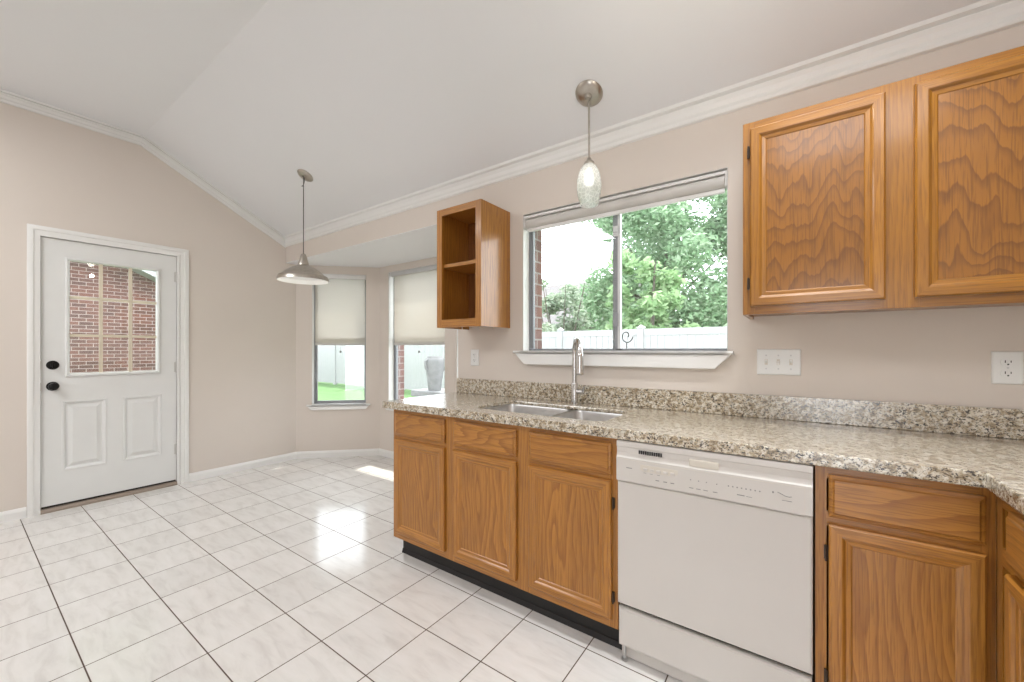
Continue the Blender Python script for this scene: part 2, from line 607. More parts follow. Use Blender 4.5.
m = MB()
m.box(XL - 0.2, XR + 0.2, YB, YW + 0.12, -0.12, 0)
m.prism([(XL - 0.05, YW + 0.12), (XE + 0.2, YW + 0.12), (XE + 0.15, YBAY + 0.1), (K2[0] + 0.08, K2[1] + 0.1), (K1[0] - 0.05, K1[1] + 0.1), (XL - 0.05, YBAY + 0.05)], 'z', -0.12, 0)
struct(m.build('floor', 'tile'), 'white glazed tile floor with dark brown grout lines', 'floor')

m = MB()
m.prism([(YB, ZF), (YK, ZF), (YW + 0.12, ZE - 0.12 * 0.508), (YW + 0.12, ZE + 0.2), (YK, ZF + 0.2), (YB, ZF + 0.2)], 'x', XL - 0.15, XR + 0.15)
struct(m.build('ceiling', 'ceil'), 'white vaulted ceiling, flat then sloping to the window wall', 'ceiling')
m = MB()
m.prism([(XL - 0.02, YW + 0.0008), (XE - 0.0005, YW + 0.0008), (XE - 0.0005, YW + 0.115), (XE + 0.02, YBAY + 0.05), (K2[0] + 0.04, K2[1] + 0.05), (K1[0] - 0.04, K1[1] + 0.05), (XL - 0.02, YBAY + 0.02)], 'z', ZB, ZB + 0.14)
struct(m.build('ceiling_bay', 'ceil'), 'low flat white ceiling over the bay', 'ceiling')

# left wall with the door opening (Y 0.38..1.23, up to 2.09)
DY0, DY1, DZ = 0.385, 1.225, 2.085
m = MB()
m.prism([(YB, 0), (DY0, 0), (DY0, ZF + 0.1), (YB, ZF + 0.1)], 'x', XL, XL - 0.15)
m.prism([(DY0, DZ), (DY1, DZ), (DY1, ZF + 0.05), (DY0, ZF + 0.1)], 'x', XL, XL - 0.15)
m.prism([(DY1, 0), (YBAY, 0), (YBAY, ZE + 0.05), (DY1, ZF + 0.05)], 'x', XL, XL - 0.15)
struct(m.build('wall_left', 'wall'), 'beige gable end wall holding the white door', 'wall')

def wall_panel(name, origin, ang, L, z1, hole, thick, mat, e0=0.0, e1=0.0, y0=0.0, label='', z0=0.0):
    """upright wall, local x along it, local y outwards, with one rectangular opening"""
    fe = Matrix.Translation(Vector((origin[0], origin[1], 0))) @ Matrix.Rotation(ang, 4, 'Z')
    m = MB()
    def slab(a, b, za, zb, ea=0.0, eb=0.0):
        m.prism([(a, y0), (b, y0), (b + eb, y0 + thick), (a - ea, y0 + thick)], 'z', za, zb)
    if hole:
        a, b, za, zb = hole
        slab(0, a, z0, z1, e0, 0)
        slab(b, L, z0, z1, 0, e1)
        slab(a, b, z0, za)
        slab(a, b, zb, z1)
    else:
        slab(0, L, z0, z1, e0, e1)
    o = m.build(name, mat)
    o.data.transform(Matrix())  # geometry stays in the wall's own frame
    o.matrix_world = fe
    return struct(o, label, 'wall') if label else struct(o)

t22 = tan(R(22.5))
# window wall: origin at its left end
KW = (-1.443 - XE, -0.268 - XE, 1.216, 2.095)
wall_panel('wall_window', (XE, YW), 0, XR - XE + 0.15, ZE + 0.06, KW, 0.113, 'wall', label='beige wall holding the sink window')
m = MB()
m.box(XL, XE, YW, YW + 0.113, ZB + 0.004, ZE + 0.06)
struct(m.build('wall_header', 'wall'), 'beige header wall above the bay opening', 'wall')
# brick skin outside
wall_panel('wall_brick_skin', (XE - 0.0, YW), 0, XR - XE + 1.2, 2.6, (KW[0] - 0.005, KW[1] + 0.005, KW[2] - 0.06, KW[3] + 0.03), 0.11, 'brick', y0=0.135, z0=-0.2)
LB = sqrt((K1[0] - XL) ** 2 + (K1[1] - YBAY) ** 2)
LC = K2[0] - K1[0]
angD = math.atan2(YBAY - K2[1], XE - K2[0])
LD = sqrt((XE - K2[0]) ** 2 + (YBAY - K2[1]) ** 2)
HB = (0.166, 0.748, 0.60, 2.085)
HC = (0.165, 1.052, 0.60, 2.10)
HD = (0.2, 0.8, 0.60, 2.10)
for nm, og, an, L, hl, e0, e1, lab in [
        ('wall_bay_left', (XL, YBAY), pi / 4, LB, HB, 0.0, 0.113 * t22, 'slanted beige bay wall beside the door wall'),
        ('wall_bay_back', K1, 0, LC, HC, 0.113 * t22, 0.113 * tan(-angD / 2), 'beige bay wall facing the room'),
        ('wall_bay_right', K2, angD, LD, HD, 0.113 * tan(-angD / 2), 0.0, 'slanted beige bay wall beside the open cabinet')]:
    wall_panel(nm, og, an, L, ZB + 0.12, hl, 0.113, 'wall', e0, e1, label=lab)
    wall_panel('wall_brick_skin', og, an, L, 2.5, (hl[0] - 0.004, hl[1] + 0.004, hl[2] - 0.05, hl[3] + 0.02), 0.10, 'brick', e0 * 2, e1 * 2, y0=0.125, z0=-0.2)
m = MB()
m.box(XR, XR + 0.15, YB, YW, 0, ZF + 0.1)
struct(m.build('wall_right', 'wall'))

m = MB()
m.box(XL - 0.15, -0.1, YB - 0.15, YB, 0, ZF + 0.1).box(0.95, XR + 0.15, YB - 0.15, YB, 0, ZF + 0.1).box(-0.1, 0.95, YB - 0.15, YB, 2.2, ZF + 0.1)
struct(m.build('wall_back', 'wall'))  # unseen wall, added with its opening to shape light from behind

# crown moulding along the window wall
CP = [(0.0, 0.102), (0.012, 0.102), (0.014, 0.096), (0.014, 0.086), (0.004, 0.083), (0.004, 0.076), (0.010, 0.066), (0.013, 0.046), (0.020, 0.034), (0.020, 0.030), (0.011, 0.028), (0.011, 0.021), (0.026, 0.018), (0.026, 0.0), (0.0, -0.03)]
m = MB()
rings = []
for x, mit in ((XL, 1), (XR, 0)):
    rings.append([(x + (p if mit else 0), YW - p, ZE + p * 0.508 - d) for p, d in CP])
m.loft(rings)
struct(m.build('trim_1', 'trim'), 'white crown moulding along the window wall', 'moulding')
# crown on the left wall: flat run, kink, sloping run
m = MB()
th = math.atan(0.508)
rings = [[(XL + p, YB, ZF - d * 0.82) for p, d in CP]]
rings.append([(XL + p, YK - d * 0.82 * tan(th / 2), ZF - d * 0.82) for p, d in CP])
rings.append([(XL + p, YW - p, ZE + p * 0.508 - d * 0.82 / cos(th) * 1.2) for p, d in CP])
m.loft(rings)
struct(m.build('trim_2', 'trim'), 'white crown moulding climbing the door wall', 'moulding')
# baseboards
BP = [(0, 0), (0.013, 0), (0.013, 0.055), (0.009, 0.066), (0.005, 0.075), (0, 0.078)]
def baseboard(m, a, b):
    a, b = Vector((a[0], a[1], 0)), Vector((b[0], b[1], 0))
    d = (b - a).normalized()
    n = Vector((d.y, -d.x, 0))
    m.loft([[tuple(a + n * p + Vector((0, 0, z))) for p, z in BP], [tuple(b + n * p + Vector((0, 0, z))) for p, z in BP]])
m = MB()
baseboard(m, (XL, YB), (XL, 0.336))
baseboard(m, (XL, 1.292), (XL, YBAY + 0.005))
struct(m.build('baseboard_left', 'trim'))
m = MB()
baseboard(m, (XL, YBAY), K1)
baseboard(m, K1, K2)
baseboard(m, K2, (XE, YBAY))
struct(m.build('baseboard_bay', 'trim'))

# ------------------------------------------------------------------ door_1
door = frame_empty('door_1', (XL, 0, 0), 0)
struct(door, 'white half glazed back door with nine panes', 'door')
m = MB()
# casing (mitred, stepped profile)
def casing(m, y0, y1, z1, w):
    prof = [(0.0, 0.0), (0.0, 0.016), (0.012, 0.020), (0.03, 0.017), (0.034, 0.012), (w - 0.012, 0.010), (w - 0.004, 0.008), (w, 0.0)]
    path = [(y0, 0, -1, 0), (y0, z1, -1, 1), (y1, z1, 1, 1), (y1, 0, 1, 0)]
    rings = []
    for (y, z, sy, sz) in path:
        rings.append([(p[1], y - sy * p[0], (z - sz * p[0]) if sz else 0.0) for p in prof])
    m.loft(rings)
casing(m, 0.338, 1.290, 2.142, 0.062)
m.build('casing', 'trim', door, smooth=30)
m = MB()
m.box(-0.15, 0.008, 0.385, 0.402, 0, 2.085).box(-0.15, 0.008, 1.208, 1.225, 0, 2.085).box(-0.15, 0.008, 0.402, 1.208, 2.07, 2.085)
m.box(-0.15, -0.062, 0.402, 0.415, 0.02, 2.07).box(-0.15, -0.062, 1.195, 1.208, 0.02, 2.07)
m.build('jamb', 'trim', door)
m = MB()
m.prism([(0.012, 0.0), (0.012, 0.012), (-0.006, 0.03), (-0.15, 0.034), (-0.15, 0.0)], 'y', 0.402, 1.208)
m.build('threshold', 'bronze', door)
# slab with the glazed hole and two raised panels
GY0, GY1, GZ0, GZ1 = 0.549, 1.072, 1.036, 1.917
SX0, SX1 = -0.056, -0.012
m = MB()
SY0, SY1, SZ0, SZ1 = 0.4055, 1.2045, 0.046, 2.066
m.box(SX0, SX1, SY0, GY0, GZ0, GZ1).box(SX0, SX1, GY1, SY1, GZ0, GZ1)
m.box(SX0, SX1, SY0, SY1, GZ1, SZ1)
panels = [(0.509, 0.757, 0.291, 0.830), (0.852, 1.104, 0.291, 0.830)]
m.box(SX0, SX1, SY0, SY1, SZ0, 0.291).box(SX0, SX1, SY0, SY1, 0.830, GZ0)
m.box(SX0, SX1, SY0, 0.509, 0.291, 0.830).box(SX0, SX1, 0.757, 0.852, 0.291, 0.830).box(SX0, SX1, 1.104, SY1, 0.291, 0.830)
m.build('door_slab', 'doorwhite', door)
for (a, b, z0, z1) in panels:
    m = MB()
    rings = []
    for ins, x in [(0, SX1), (0.004, SX1 + 0.004), (0.014, SX1 + 0.003), (0.026, SX1 - 0.010), (0.034, SX1 - 0.010), (0.056, SX1 - 0.001), (0.060, SX1)]:
        rings.append([(x, a + ins, z0 + ins), (x, b - ins, z0 + ins), (x, b - ins, z1 - ins), (x, a + ins, z1 - ins)])
    m.loft(rings, cap0=False)
    m.build('raised_panel', 'doorwhite', door)
m = MB()
m.box(SX0 + 0.005, SX1, 0.41, 1.2, 0.034, 0.046)
m.build('door_sweep', 'stain', door)
m = MB()
rings = []
for ins, x in [(-0.022, SX1), (-0.020, SX1 + 0.008), (-0.012, SX1 + 0.012), (-0.004, SX1 + 0.010), (0.002, SX1 + 0.002), (0.004, SX0 + 0.02)]:
    rings.append([(x, GY0 + ins, GZ0 + ins), (x, GY1 - ins, GZ0 + ins), (x, GY1 - ins, GZ1 - ins), (x, GY0 + ins, GZ1 - ins)])
m.loft(rings, False, False)
m.build('glazing_frame', 'doorwhite', door)
m = MB()
m.box(SX1 - 0.022, SX1 - 0.019, GY0, GY1, GZ0, GZ1)
m.build('pane', 'glass', door)
m = MB()
for y in (0.724, 0.901):
    m.box(SX1 - 0.018, SX1 - 0.008, y - 0.011, y + 0.011, GZ0, GZ1)
for z in (1.631, 1.335):
    m.box(SX1 - 0.017, SX1 - 0.009, GY0, GY1, z - 0.011, z + 0.011)
m.build('muntin_grid', 'cream', door)
for z, big in ((1.107, 0), (0.947, 1)):
    m = MB()
    m.lathe([(0.0, 0.0), (0.033, 0.0), (0.034, 0.004), (0.030, 0.009), (0.012, 0.011)], (SX1, 0.464, z), 'x', 24)
    if big:
        m.lathe([(0.011, 0.010), (0.011, 0.026), (0.022, 0.034), (0.028, 0.045), (0.027, 0.056), (0.018, 0.063), (0.0, 0.065)], (SX1, 0.464, z), 'x', 24)
    else:
        m.lathe([(0.014, 0.010), (0.014, 0.018), (0.0, 0.020)], (SX1, 0.464, z), 'x', 20)
        m.box(SX1 + 0.016, SX1 + 0.034, 0.460, 0.468, z - 0.018, z + 0.018)
    m.build('door_knob' if big else 'deadbolt', 'blackmetal', door, smooth=40)
for z in (1.107, 0.947):
    m = MB()
    m.box(SX1 - 0.03, SX1 + 0.004, 0.4015, 0.4055, z - 0.03, z + 0.03)
    m.build('strike', 'bronze', door)
for z in (1.882, 1.066, 0.323):
    m = MB()
    m.tube([(SX1 + 0.004, 1.2075, z - 0.05), (SX1 + 0.004, 1.2075, z + 0.05)], 0.007, 10)
    m.box(SX1 - 0.002, SX1 + 0.002, 1.19, 1.2075, z - 0.045, z + 0.045)
    m.build('hinge', 'hingewhite', door, smooth=40)

# ------------------------------------------------------------------ windows
def window(name, origin, ang, hole, style, label):
    a, b, z0, z1 = hole
    w = frame_empty(name, (origin[0], origin[1], 0), ang)
    br = b
    if style == 'slide':
        b += 0.024
    struct(w, label, 'window')
    fy0, fy1 = 0.070, 0.125
    ft = 0.014
    m = MB()
    m.box(a, a + ft, fy0, fy1, z0, z1).box(b - ft, b, fy0, fy1, z0, z1)
    m.box(a + ft, b - ft, fy0, fy1, z0, z0 + (0.005 if style == 'slide' else ft)).box(a + ft, b - ft, fy0, fy1, z1 - ft, z1)
    if style == 'slide':
        m.box(a, b, fy1, fy1 + 0.055, z0 - 0.012, z0 + 0.006)
    m.build('frame', 'alu', w)
    if style == 'slide':
        mid = a + (b - a) * 0.487
        for (x0, x1, y0, y1) in ((a + ft, mid + 0.02, 0.078, 0.094), (mid - 0.018, b - ft, 0.100, 0.116)):
            m = MB()
            s = 0.015
            zb, zt = z0 + ft, z1 - ft
            m.box(x0, x0 + s, y0, y1, zb, zt).box(x1 - s, x1, y0, y1, zb, zt)
            zb = z0 + 0.005
            m.box(x0 + s, x1 - s, y0, y1, zb, zb + 0.009).box(x0 + s, x1 - s, y0, y1, zt - s, zt)
            sh = m.build('sash', 'alu', w)
            m = MB()
            ym = (y0 + y1) / 2
            m.box(x0 + s, x1 - s, ym - 0.002, ym + 0.002, zb + 0.009, zt - s)
            m.build('pane', 'glass', sh)
        m = MB()
        m.box(mid + 0.021, mid + 0.036, 0.074, 0.099, z0 + ft, z1 - ft)
        m.build('meeting_stile', 'alulight', w)
        m = MB()
        m.box(mid - 0.004, mid + 0.026, 0.064, 0.079, z1 - 0.22, z1 - 0.16)
        m.box(mid + 0.004, mid + 0.020, 0.052, 0.066, z1 - 0.20, z1 - 0.185)
        m.build('latch', 'alulight', w, bevel=0.003)
        m = MB()
        m.box(mid - 0.004, mid + 0.024, 0.066, 0.079, z0 + 0.14, z0 + 0.22)
        m.build('latch', 'alu', w, bevel=0.003)
    else:
        zm = (z0 + z1) / 2
        for (zb, zt, y0, y1) in ((z0 + ft, zm + 0.015, 0.076, 0.094), (zm - 0.015, z1 - ft, 0.098, 0.116)):
            m = MB()
            s = 0.018
            m.box(a + ft, a + ft + s, y0, y1, zb, zt).box(b - ft - s, b - ft, y0, y1, zb, zt)
            m.box(a + ft + s, b - ft - s, y0, y1, zb, zb + s + 0.004).box(a + ft + s, b - ft - s, y0, y1, zt - s, zt)
            sh = m.build('sash', 'alu', w)
            m = MB()
            ym = (y0 + y1) / 2
            m.box(a + ft + s, b - ft - s, ym - 0.002, ym + 0.002, zb + s, zt - s)
            m.build('pane', 'glass', sh)
    b = br
    # white returns of the opening
    m = MB()
    m.box(a - 0.001, a + 0.002, 0.0, fy0, z0, z1).box(b - 0.002, b + 0.001, 0, fy0, z0, z1).box(a, b, 0, fy0, z1 - 0.002, z1 + 0.001)
    m.build('reveal', 'trim', w)
    # stool and apron
    m = MB()
    ov = 0.05
    ovr = 0.026 if style == 'slide' else 0.05
    ap = 0.07 if style == 'slide' else 0.042
    m.prism([(-0.038, z0 - 0.016), (-0.044, z0 - 0.008), (-0.038, z0 + 0.002), (fy0, z0 + 0.002), (fy0, z0 - 0.016)], 'x', a, b)
    m.prism([(-0.038, z0 - 0.016), (-0.044, z0 - 0.008), (-0.038, z0 + 0.002), (-0.001, z0 + 0.002), (-0.001, z0 - 0.016)], 'x', a - ov, b + ovr)
    m.build('sill', 'trim', w)
    m = MB()
    cut = ap * 1.0
    m.prism([(a - ov + 0.008, z0 - 0.016), (b + ovr - 0.008, z0 - 0.016), (b + ovr - cut - 0.008, z0 - 0.016 - ap), (a - ov + cut + 0.008, z0 - 0.016 - ap)], 'y', -0.034, -0.001)
    m.build('apron', 'trim', w, bevel=0.004)
    return w
window('window_1', (XE, YW), 0, KW, 'slide', 'wide sliding window above the sink')
window('window_2', (XL, YBAY), pi / 4, HB, 'hung', 'narrow bay window on the slanted wall, over the lawn')
window('window_3', K1, 0, HC, 'hung', 'bay window behind the counter end, urn outside')
window('window_4', K2, angD, HD, 'hung', 'bay window hidden round the corner')

# roller shades
def roller_shade(label, origin, ang, x0, x1, ztop, zbot, y, group='roller shades in the bay', cover=True):
    t = thing('roller_shade', label, 'window shade', (origin[0], origin[1], 0), ang, group)
    m = MB()
    m.tube([(x0, y, ztop - 0.025), (x1, y, ztop - 0.025)], 0.022, 16)
    m.build('roller', 'rollfabric', t, smooth=40)
    if cover:
        m = MB()
        m.prism([(y - 0.028, ztop - 0.045), (y - 0.028, ztop - 0.006), (y - 0.02, ztop), (y + 0.028, ztop), (y + 0.028, ztop - 0.004), (y - 0.019, ztop - 0.004), (y - 0.024, ztop - 0.008), (y - 0.024, ztop - 0.045)], 'x', x0, x1)
        m.build('cassette', 'alulight' if cover == 'metal' else 'cassette', t)
    for x in (x0 - 0.008, x1):
        m = MB()
        m.box(x, x + 0.008, y - 0.03, y + 0.03, ztop - 0.052, ztop + 0.001)
        m.build('bracket', 'cassette', t, bevel=0.003)
    m = MB()
    m.box(x0 + 0.006, x1 - 0.006, y + 0.0205, y + 0.0215, zbot, ztop - 0.02)
    m.build('fabric', 'screen', t)
    m = MB()
    m.box(x0 + 0.006, x1 - 0.006, y + 0.013, y + 0.029, zbot - 0.012, zbot + 0.014)
    m.build('bottom_rail', 'rollfabric', t, bevel=0.004)
    if zbot > 1.0:
        m = MB()
        xm = (x0 + x1) / 2
        m.tube([(xm, y + 0.02, zbot - 0.01), (xm, y + 0.02, zbot - 0.075)], 0.0008, 6)
        m.lathe([(0.0, 0.0), (0.011, 0.003), (0.013, 0.012), (0.009, 0.022), (0.0, 0.026)], (xm, y + 0.02, zbot - 0.098), 'z', 12)
        m.build('pull_knob', 'grey_mark', t, smooth=50)
    return t
roller_shade('half lowered roller shade on the narrow window over the lawn', (XL, YBAY), pi / 4, HB[0] + 0.012, HB[1] - 0.012, HB[3] - 0.003, 1.285, 0.034)
roller_shade('half lowered roller shade with a bright roller tube, window behind the counter', K1, 0, HC[0] + 0.03, HC[1] - 0.012, HC[3] - 0.003, 1.285, 0.030, cover='metal')
roller_shade('half lowered roller shade on the bay window round the corner, behind the open cabinet', K2, angD, HD[0] + 0.012, HD[1] - 0.012, HD[3] - 0.003, 1.285, 0.034)
# cassette of the sink window
t = thing('roller_shade', 'rolled up shade in the head of the sink window', 'window shade', (XE, YW, 0), 0)
a, b, z0, z1 = KW
m = MB()
m.box(a + 0.01, b - 0.01, 0.004, 0.060, z1 - 0.026, z1 - 0.010)
m.build('head_rail', 'cassette', t, bevel=0.003)
m = MB()
m.tube([(a + 0.014, 0.034, z1 - 0.056), (b - 0.014, 0.034, z1 - 0.056)], 0.031, 20)
m.build('rolled_fabric', 'rollfabric', t, smooth=40)
m = MB()
m.box(a + 0.016, b - 0.016, 0.026, 0.042, z1 - 0.108, z1 - 0.086)
m.build('bottom_rail', 'cassette', t, bevel=0.004)
for x in (a + 0.004, b - 0.012):
    m = MB()
    m.box(x, x + 0.008, 0.002, 0.066, z1 - 0.088, z1 - 0.008)
    m.build('bracket', 'cassette', t, bevel=0.003)

# ------------------------------------------------------------------ cabinets
def panel_door(parent, x0, x1, z0, z1, yf, mv, mh, mp, hinge=None):
    """frame-and-panel door, front face at yf (local -y is the room)"""
    m = MB()
    prof = [(0.0, yf + 0.019), (0.0, yf + 0.005), (0.005, yf), (0.030, yf), (0.034, yf + 0.002), (0.040, yf + 0.007), (0.052, yf + 0.0085), (0.056, yf + 0.012)]
    rings = [[(x0 + i, y, z0 + i), (x1 - i, y, z0 + i), (x1 - i, y, z1 - i), (x0 + i, y, z1 - i)] for i, y in prof]
    m.loft(rings, True, False, mifun=lambda k, i: 0 if i in (1, 3) else 1)
    d = m.build('door', [mv, mh], parent)
    m = MB()
    i = 0.055
    m.box(x0 + i, x1 - i, yf + 0.0105, yf + 0.016, z0 + i, z1 - i)
    m.build('panel', mp, d)
    if hinge:
        for z in (z0 + 0.09, z1 - 0.09):
            m = MB()
            x = x1 + 0.006 if hinge == 'r' else x0 - 0.006
            m.tube([(x, yf + 0.009, z - 0.024), (x, yf + 0.009, z + 0.024)], 0.0036, 8)
            m.box(x - 0.005, x + 0.005, yf + 0.013, yf + 0.0185, z - 0.020, z + 0.020)
            m.build('hinge', 'hinge', d, smooth=40)
    return d
def drawer_front(parent, x0, x1, z0, z1, yf, mh, name='drawer'):
    m = MB()
    prof = [(0.0, yf + 0.019), (0.0, yf + 0.009), (0.004, yf + 0.006), (0.010, yf + 0.004), (0.014, yf)]
    rings = [[(x0 + i, y, z0 + i), (x1 - i, y, z0 + i), (x1 - i, y, z1 - i), (x0 + i, y, z1 - i)] for i, y in prof]
    m.loft(rings)
    return m.build(name, mh, parent)

FZ0, FZ1 = 0.108, 0.8735
def base_cabinet(label, loc, rotz, W, cols, depth=0.58, toe=(0.0, 0.0), fw=0.035, group='oak base cabinets'):
    """cols: (x0, x1, hinge, drawer_too) of each door column"""
    t = thing('base_cabinet', label, 'kitchen cabinet', loc, rotz, group)
    m = MB()
    m.box(0, 0.016, 0.019, depth, FZ0, FZ1).box(W - 0.016, W, 0.019, depth, FZ0, FZ1)
    m.box(0.016, W - 0.016, 0.019, depth, FZ0, FZ0 + 0.016).box(0.016, W - 0.016, depth - 0.008, depth, FZ0 + 0.016, FZ1)
    m.build('carcass', 'oak_v', t)
    m = MB()
    edges = [0.0] + [(cols[i][1] + cols[i + 1][0]) / 2 for i in range(len(cols) - 1)] + [W]
    for i, e in enumerate(edges):
        a = max(0, e - fw) if 0 < i < len(edges) - 1 else (e if i == 0 else e - fw * 1.1)
        b = e + fw if 0 < i < len(edges) - 1 else (e + fw * 1.1 if i == 0 else e)
        m.box(a, b, 0, 0.019, FZ0, FZ1, 0)
    for i in range(len(edges) - 1):
        a = edges[i] + (fw if i else fw * 1.1)
        b = edges[i + 1] - (fw if i < len(edges) - 2 else fw * 1.1)
        m.box(a, b, 0.0, 0.019, FZ0, FZ0 + 0.045, 1).box(a, b, 0, 0.019, FZ1 - 0.04, FZ1, 1).box(a, b, 0, 0.019, 0.69, 0.735, 1)
    m.build('face_frame', ['oak_v', 'oak_h'], t)
    for (x0, x1, hg, dr) in cols:
        panel_door(t, x0, x1, 0.145, 0.700, -0.019, 'oak_v', 'oak_h', 'oak_panel', hg)
        drawer_front(t, x0, x1, 0.722, 0.848, -0.019, 'oak_drawer', 'drawer' if dr else 'false_front')
    m = MB()
    m.box(toe[0], W - toe[1], 0.055, 0.07, 0.0, FZ0)
    m.prism([(0.044, 0.0), (0.055, 0.0), (0.055, 0.024), (0.051, 0.022)], 'x', toe[0], W - toe[1])
    m.build('toe_kick', 'blackrubber', t)
    return t
YF = 1.547
bc1 = base_cabinet('narrow oak base cabinet at the free end of the counter', (-1.965, YF, 0), 0, 0.463, [(0.028, 0.432, None, True)], toe=(0.02, 0.0))
bc2 = base_cabinet('double door oak base cabinet under the sink', (-1.502, YF, 0), 0, 0.923, [(0.035, 0.435, None, False), (0.507, 0.899, 'r', False)])
bc3 = base_cabinet('oak base cabinet right of the dishwasher, single door', (0.047, YF, 0), 0, 0.3675, [(0.032, 0.349, 'l', True)], fw=0.025)
# return run along the right wall (faces the room's left)
bc4 = base_cabinet('orange oak base cabinet on the right wall, cut by the photo edge', (0.415, 1.547, 0), -pi / 2, 0.80, [(0.112, 0.405, None, True), (0.43, 0.775, None, True)])
# blind corner filler behind bc3 / bc4 is the wall; the run continues
# ------------------------------------------------------------------ dishwasher
dw = thing('dishwasher', 'white built-in dishwasher between the oak base cabinets', 'dishwasher', (-0.575, 1.528, 0))
W = 0.616
m = MB()
m.box(0.004, W - 0.004, 0.03, 0.56, 0.11, 0.868)
m.build('tub', 'appliance', dw)
m = MB()
rings = [[(i, y, 0.229 + i), (W - i, y, 0.229 + i), (W - i, y, 0.712 - i), (i, y, 0.712 - i)] for i, y in [(0, 0.03), (0, 0.006), (0.002, 0.002), (0.006, 0.0)]]
m.loft(rings)
m.build('door_panel', 'appliance', dw)
# control panel: top lip, sloped recess with pocket handle, lower face with outline
m = MB()
pf = [(0.03, 0.714), (-0.008, 0.714), (-0.012, 0.719), (-0.012, 0.806), (-0.009, 0.811), (-0.005, 0.826), (-0.007, 0.846), (-0.010, 0.850), (-0.010, 0.867), (-0.007, 0.870), (0.03, 0.870)]
m.prism(pf, 'x', 0.0, W)
cp = m.build('control_panel', 'appliance', dw, bevel=0.0015)
m = MB()
m.box(0.265, 0.360, -0.0105, -0.004, 0.812, 0.838)
m.build('pocket_latch', 'appl_cream', cp, bevel=0.003)
m = MB()
for k in range(11):
    x = 0.087 + k * 0.008
    m.box(x, x + 0.005, -0.0115, -0.006, 0.829, 0.842)
m.build('vent', 'black', cp)
m = MB()
yy = -0.0128
m.box(0.012, W - 0.020, yy, -0.011, 0.7995, 0.8005).box(W - 0.021, W - 0.020, yy, -0.011, 0.722, 0.80)
m.build('outline', 'appl_cream', cp)
m = MB()
m.prism([(0.094, 0.790), (0.228, 0.790), (0.228, 0.774), (0.206, 0.766), (0.104, 0.766), (0.094, 0.772)], 'y', -0.0132, -0.011)
m.build('button_recess', 'appl_cream', cp)
for k in range(5):
    m = MB()
    x = 0.105 + k * 0.0245
    m.box(x, x + 0.015, -0.0155, -0.012, 0.769, 0.779)
    m.build('push_button', 'appliance', cp, bevel=0.001)
m = MB()
def mark(x, z, w, h=0.0022):
    m.box(x, x + w, -0.0126, -0.0115, z, z + h)
mark(0.040, 0.768, 0.022, 0.003)
m.build('print', 'grey_mark', cp)
def prints(name, lst):
    global m
    for q in lst:
        m = MB()
        mark(*q)
        m.build(name, 'grey_mark', cp)
prints('cycle_print', [(x, 0.760, 0.010, 0.0014) for x in (0.106, 0.13, 0.156)])
prints('cycle_print', [(x, 0.739, 0.013, 0.0030) for x in (0.150, 0.178, 0.203)])
prints('indicator_light', [(x, 0.764, 0.0035, 0.0035) for x in (0.269, 0.295, 0.320, 0.352)])
prints('cycle_print', [(x, 0.736, 0.014, 0.0024) for x in (0.266, 0.289, 0.312, 0.342)])
prints('indicator_light', [(0.387 + k * 0.0128, 0.765, 0.0040, 0.0040) for k in range(8)])
prints('cycle_print', [(0.414, 0.742, 0.022, 0.003), (0.440, 0.742, 0.017, 0.0014), (0.538, 0.751, 0.026, 0.0016)])
prints('indicator_light', [(0.512, 0.769, 0.0046, 0.006)])
m = MB()
m.tube([(0.526, -0.0125, 0.775), (0.538, -0.0125, 0.770), (0.548, -0.0125, 0.766), (0.556, -0.0125, 0.765), (0.563, -0.0125, 0.767)], 0.0011, 6)
m.build('swoosh_mark', 'grey_mark', cp)
m = MB()
rings = [[(0.002 + i, y, 0.062 + i), (W - 0.002 - i, y, 0.062 + i), (W - 0.002 - i, y, 0.213 - i * 0.6), (0.002 + i, y, 0.213 - i * 0.6)] for i, y in [(0, 0.05), (0, 0.012), (0.004, 0.005), (0.012, 0.002)]]
m.loft(rings)
m.build('kick_panel', 'appliance', dw)
m = MB()
m.box(0.004, W - 0.004, 0.025, 0.05, 0.205, 0.232)
m.build('gap_seal', 'stain', dw)
m = MB()
m.box(0.006, W - 0.006, 0.035, 0.05, 0.006, 0.064)
m.build('toe_board', 'appliance', dw)
for x in (0.022, W - 0.022):
    m = MB()
    m.tube([(x, 0.022, 0.0), (x, 0.022, 0.07)], 0.006, 10)
    m.lathe([(0.0, 0), (0.013, 0.0), (0.013, 0.006), (0.006, 0.008)], (x, 0.022, 0), 'z', 14)
    m.build('leg', 'steel', dw, smooth=40)

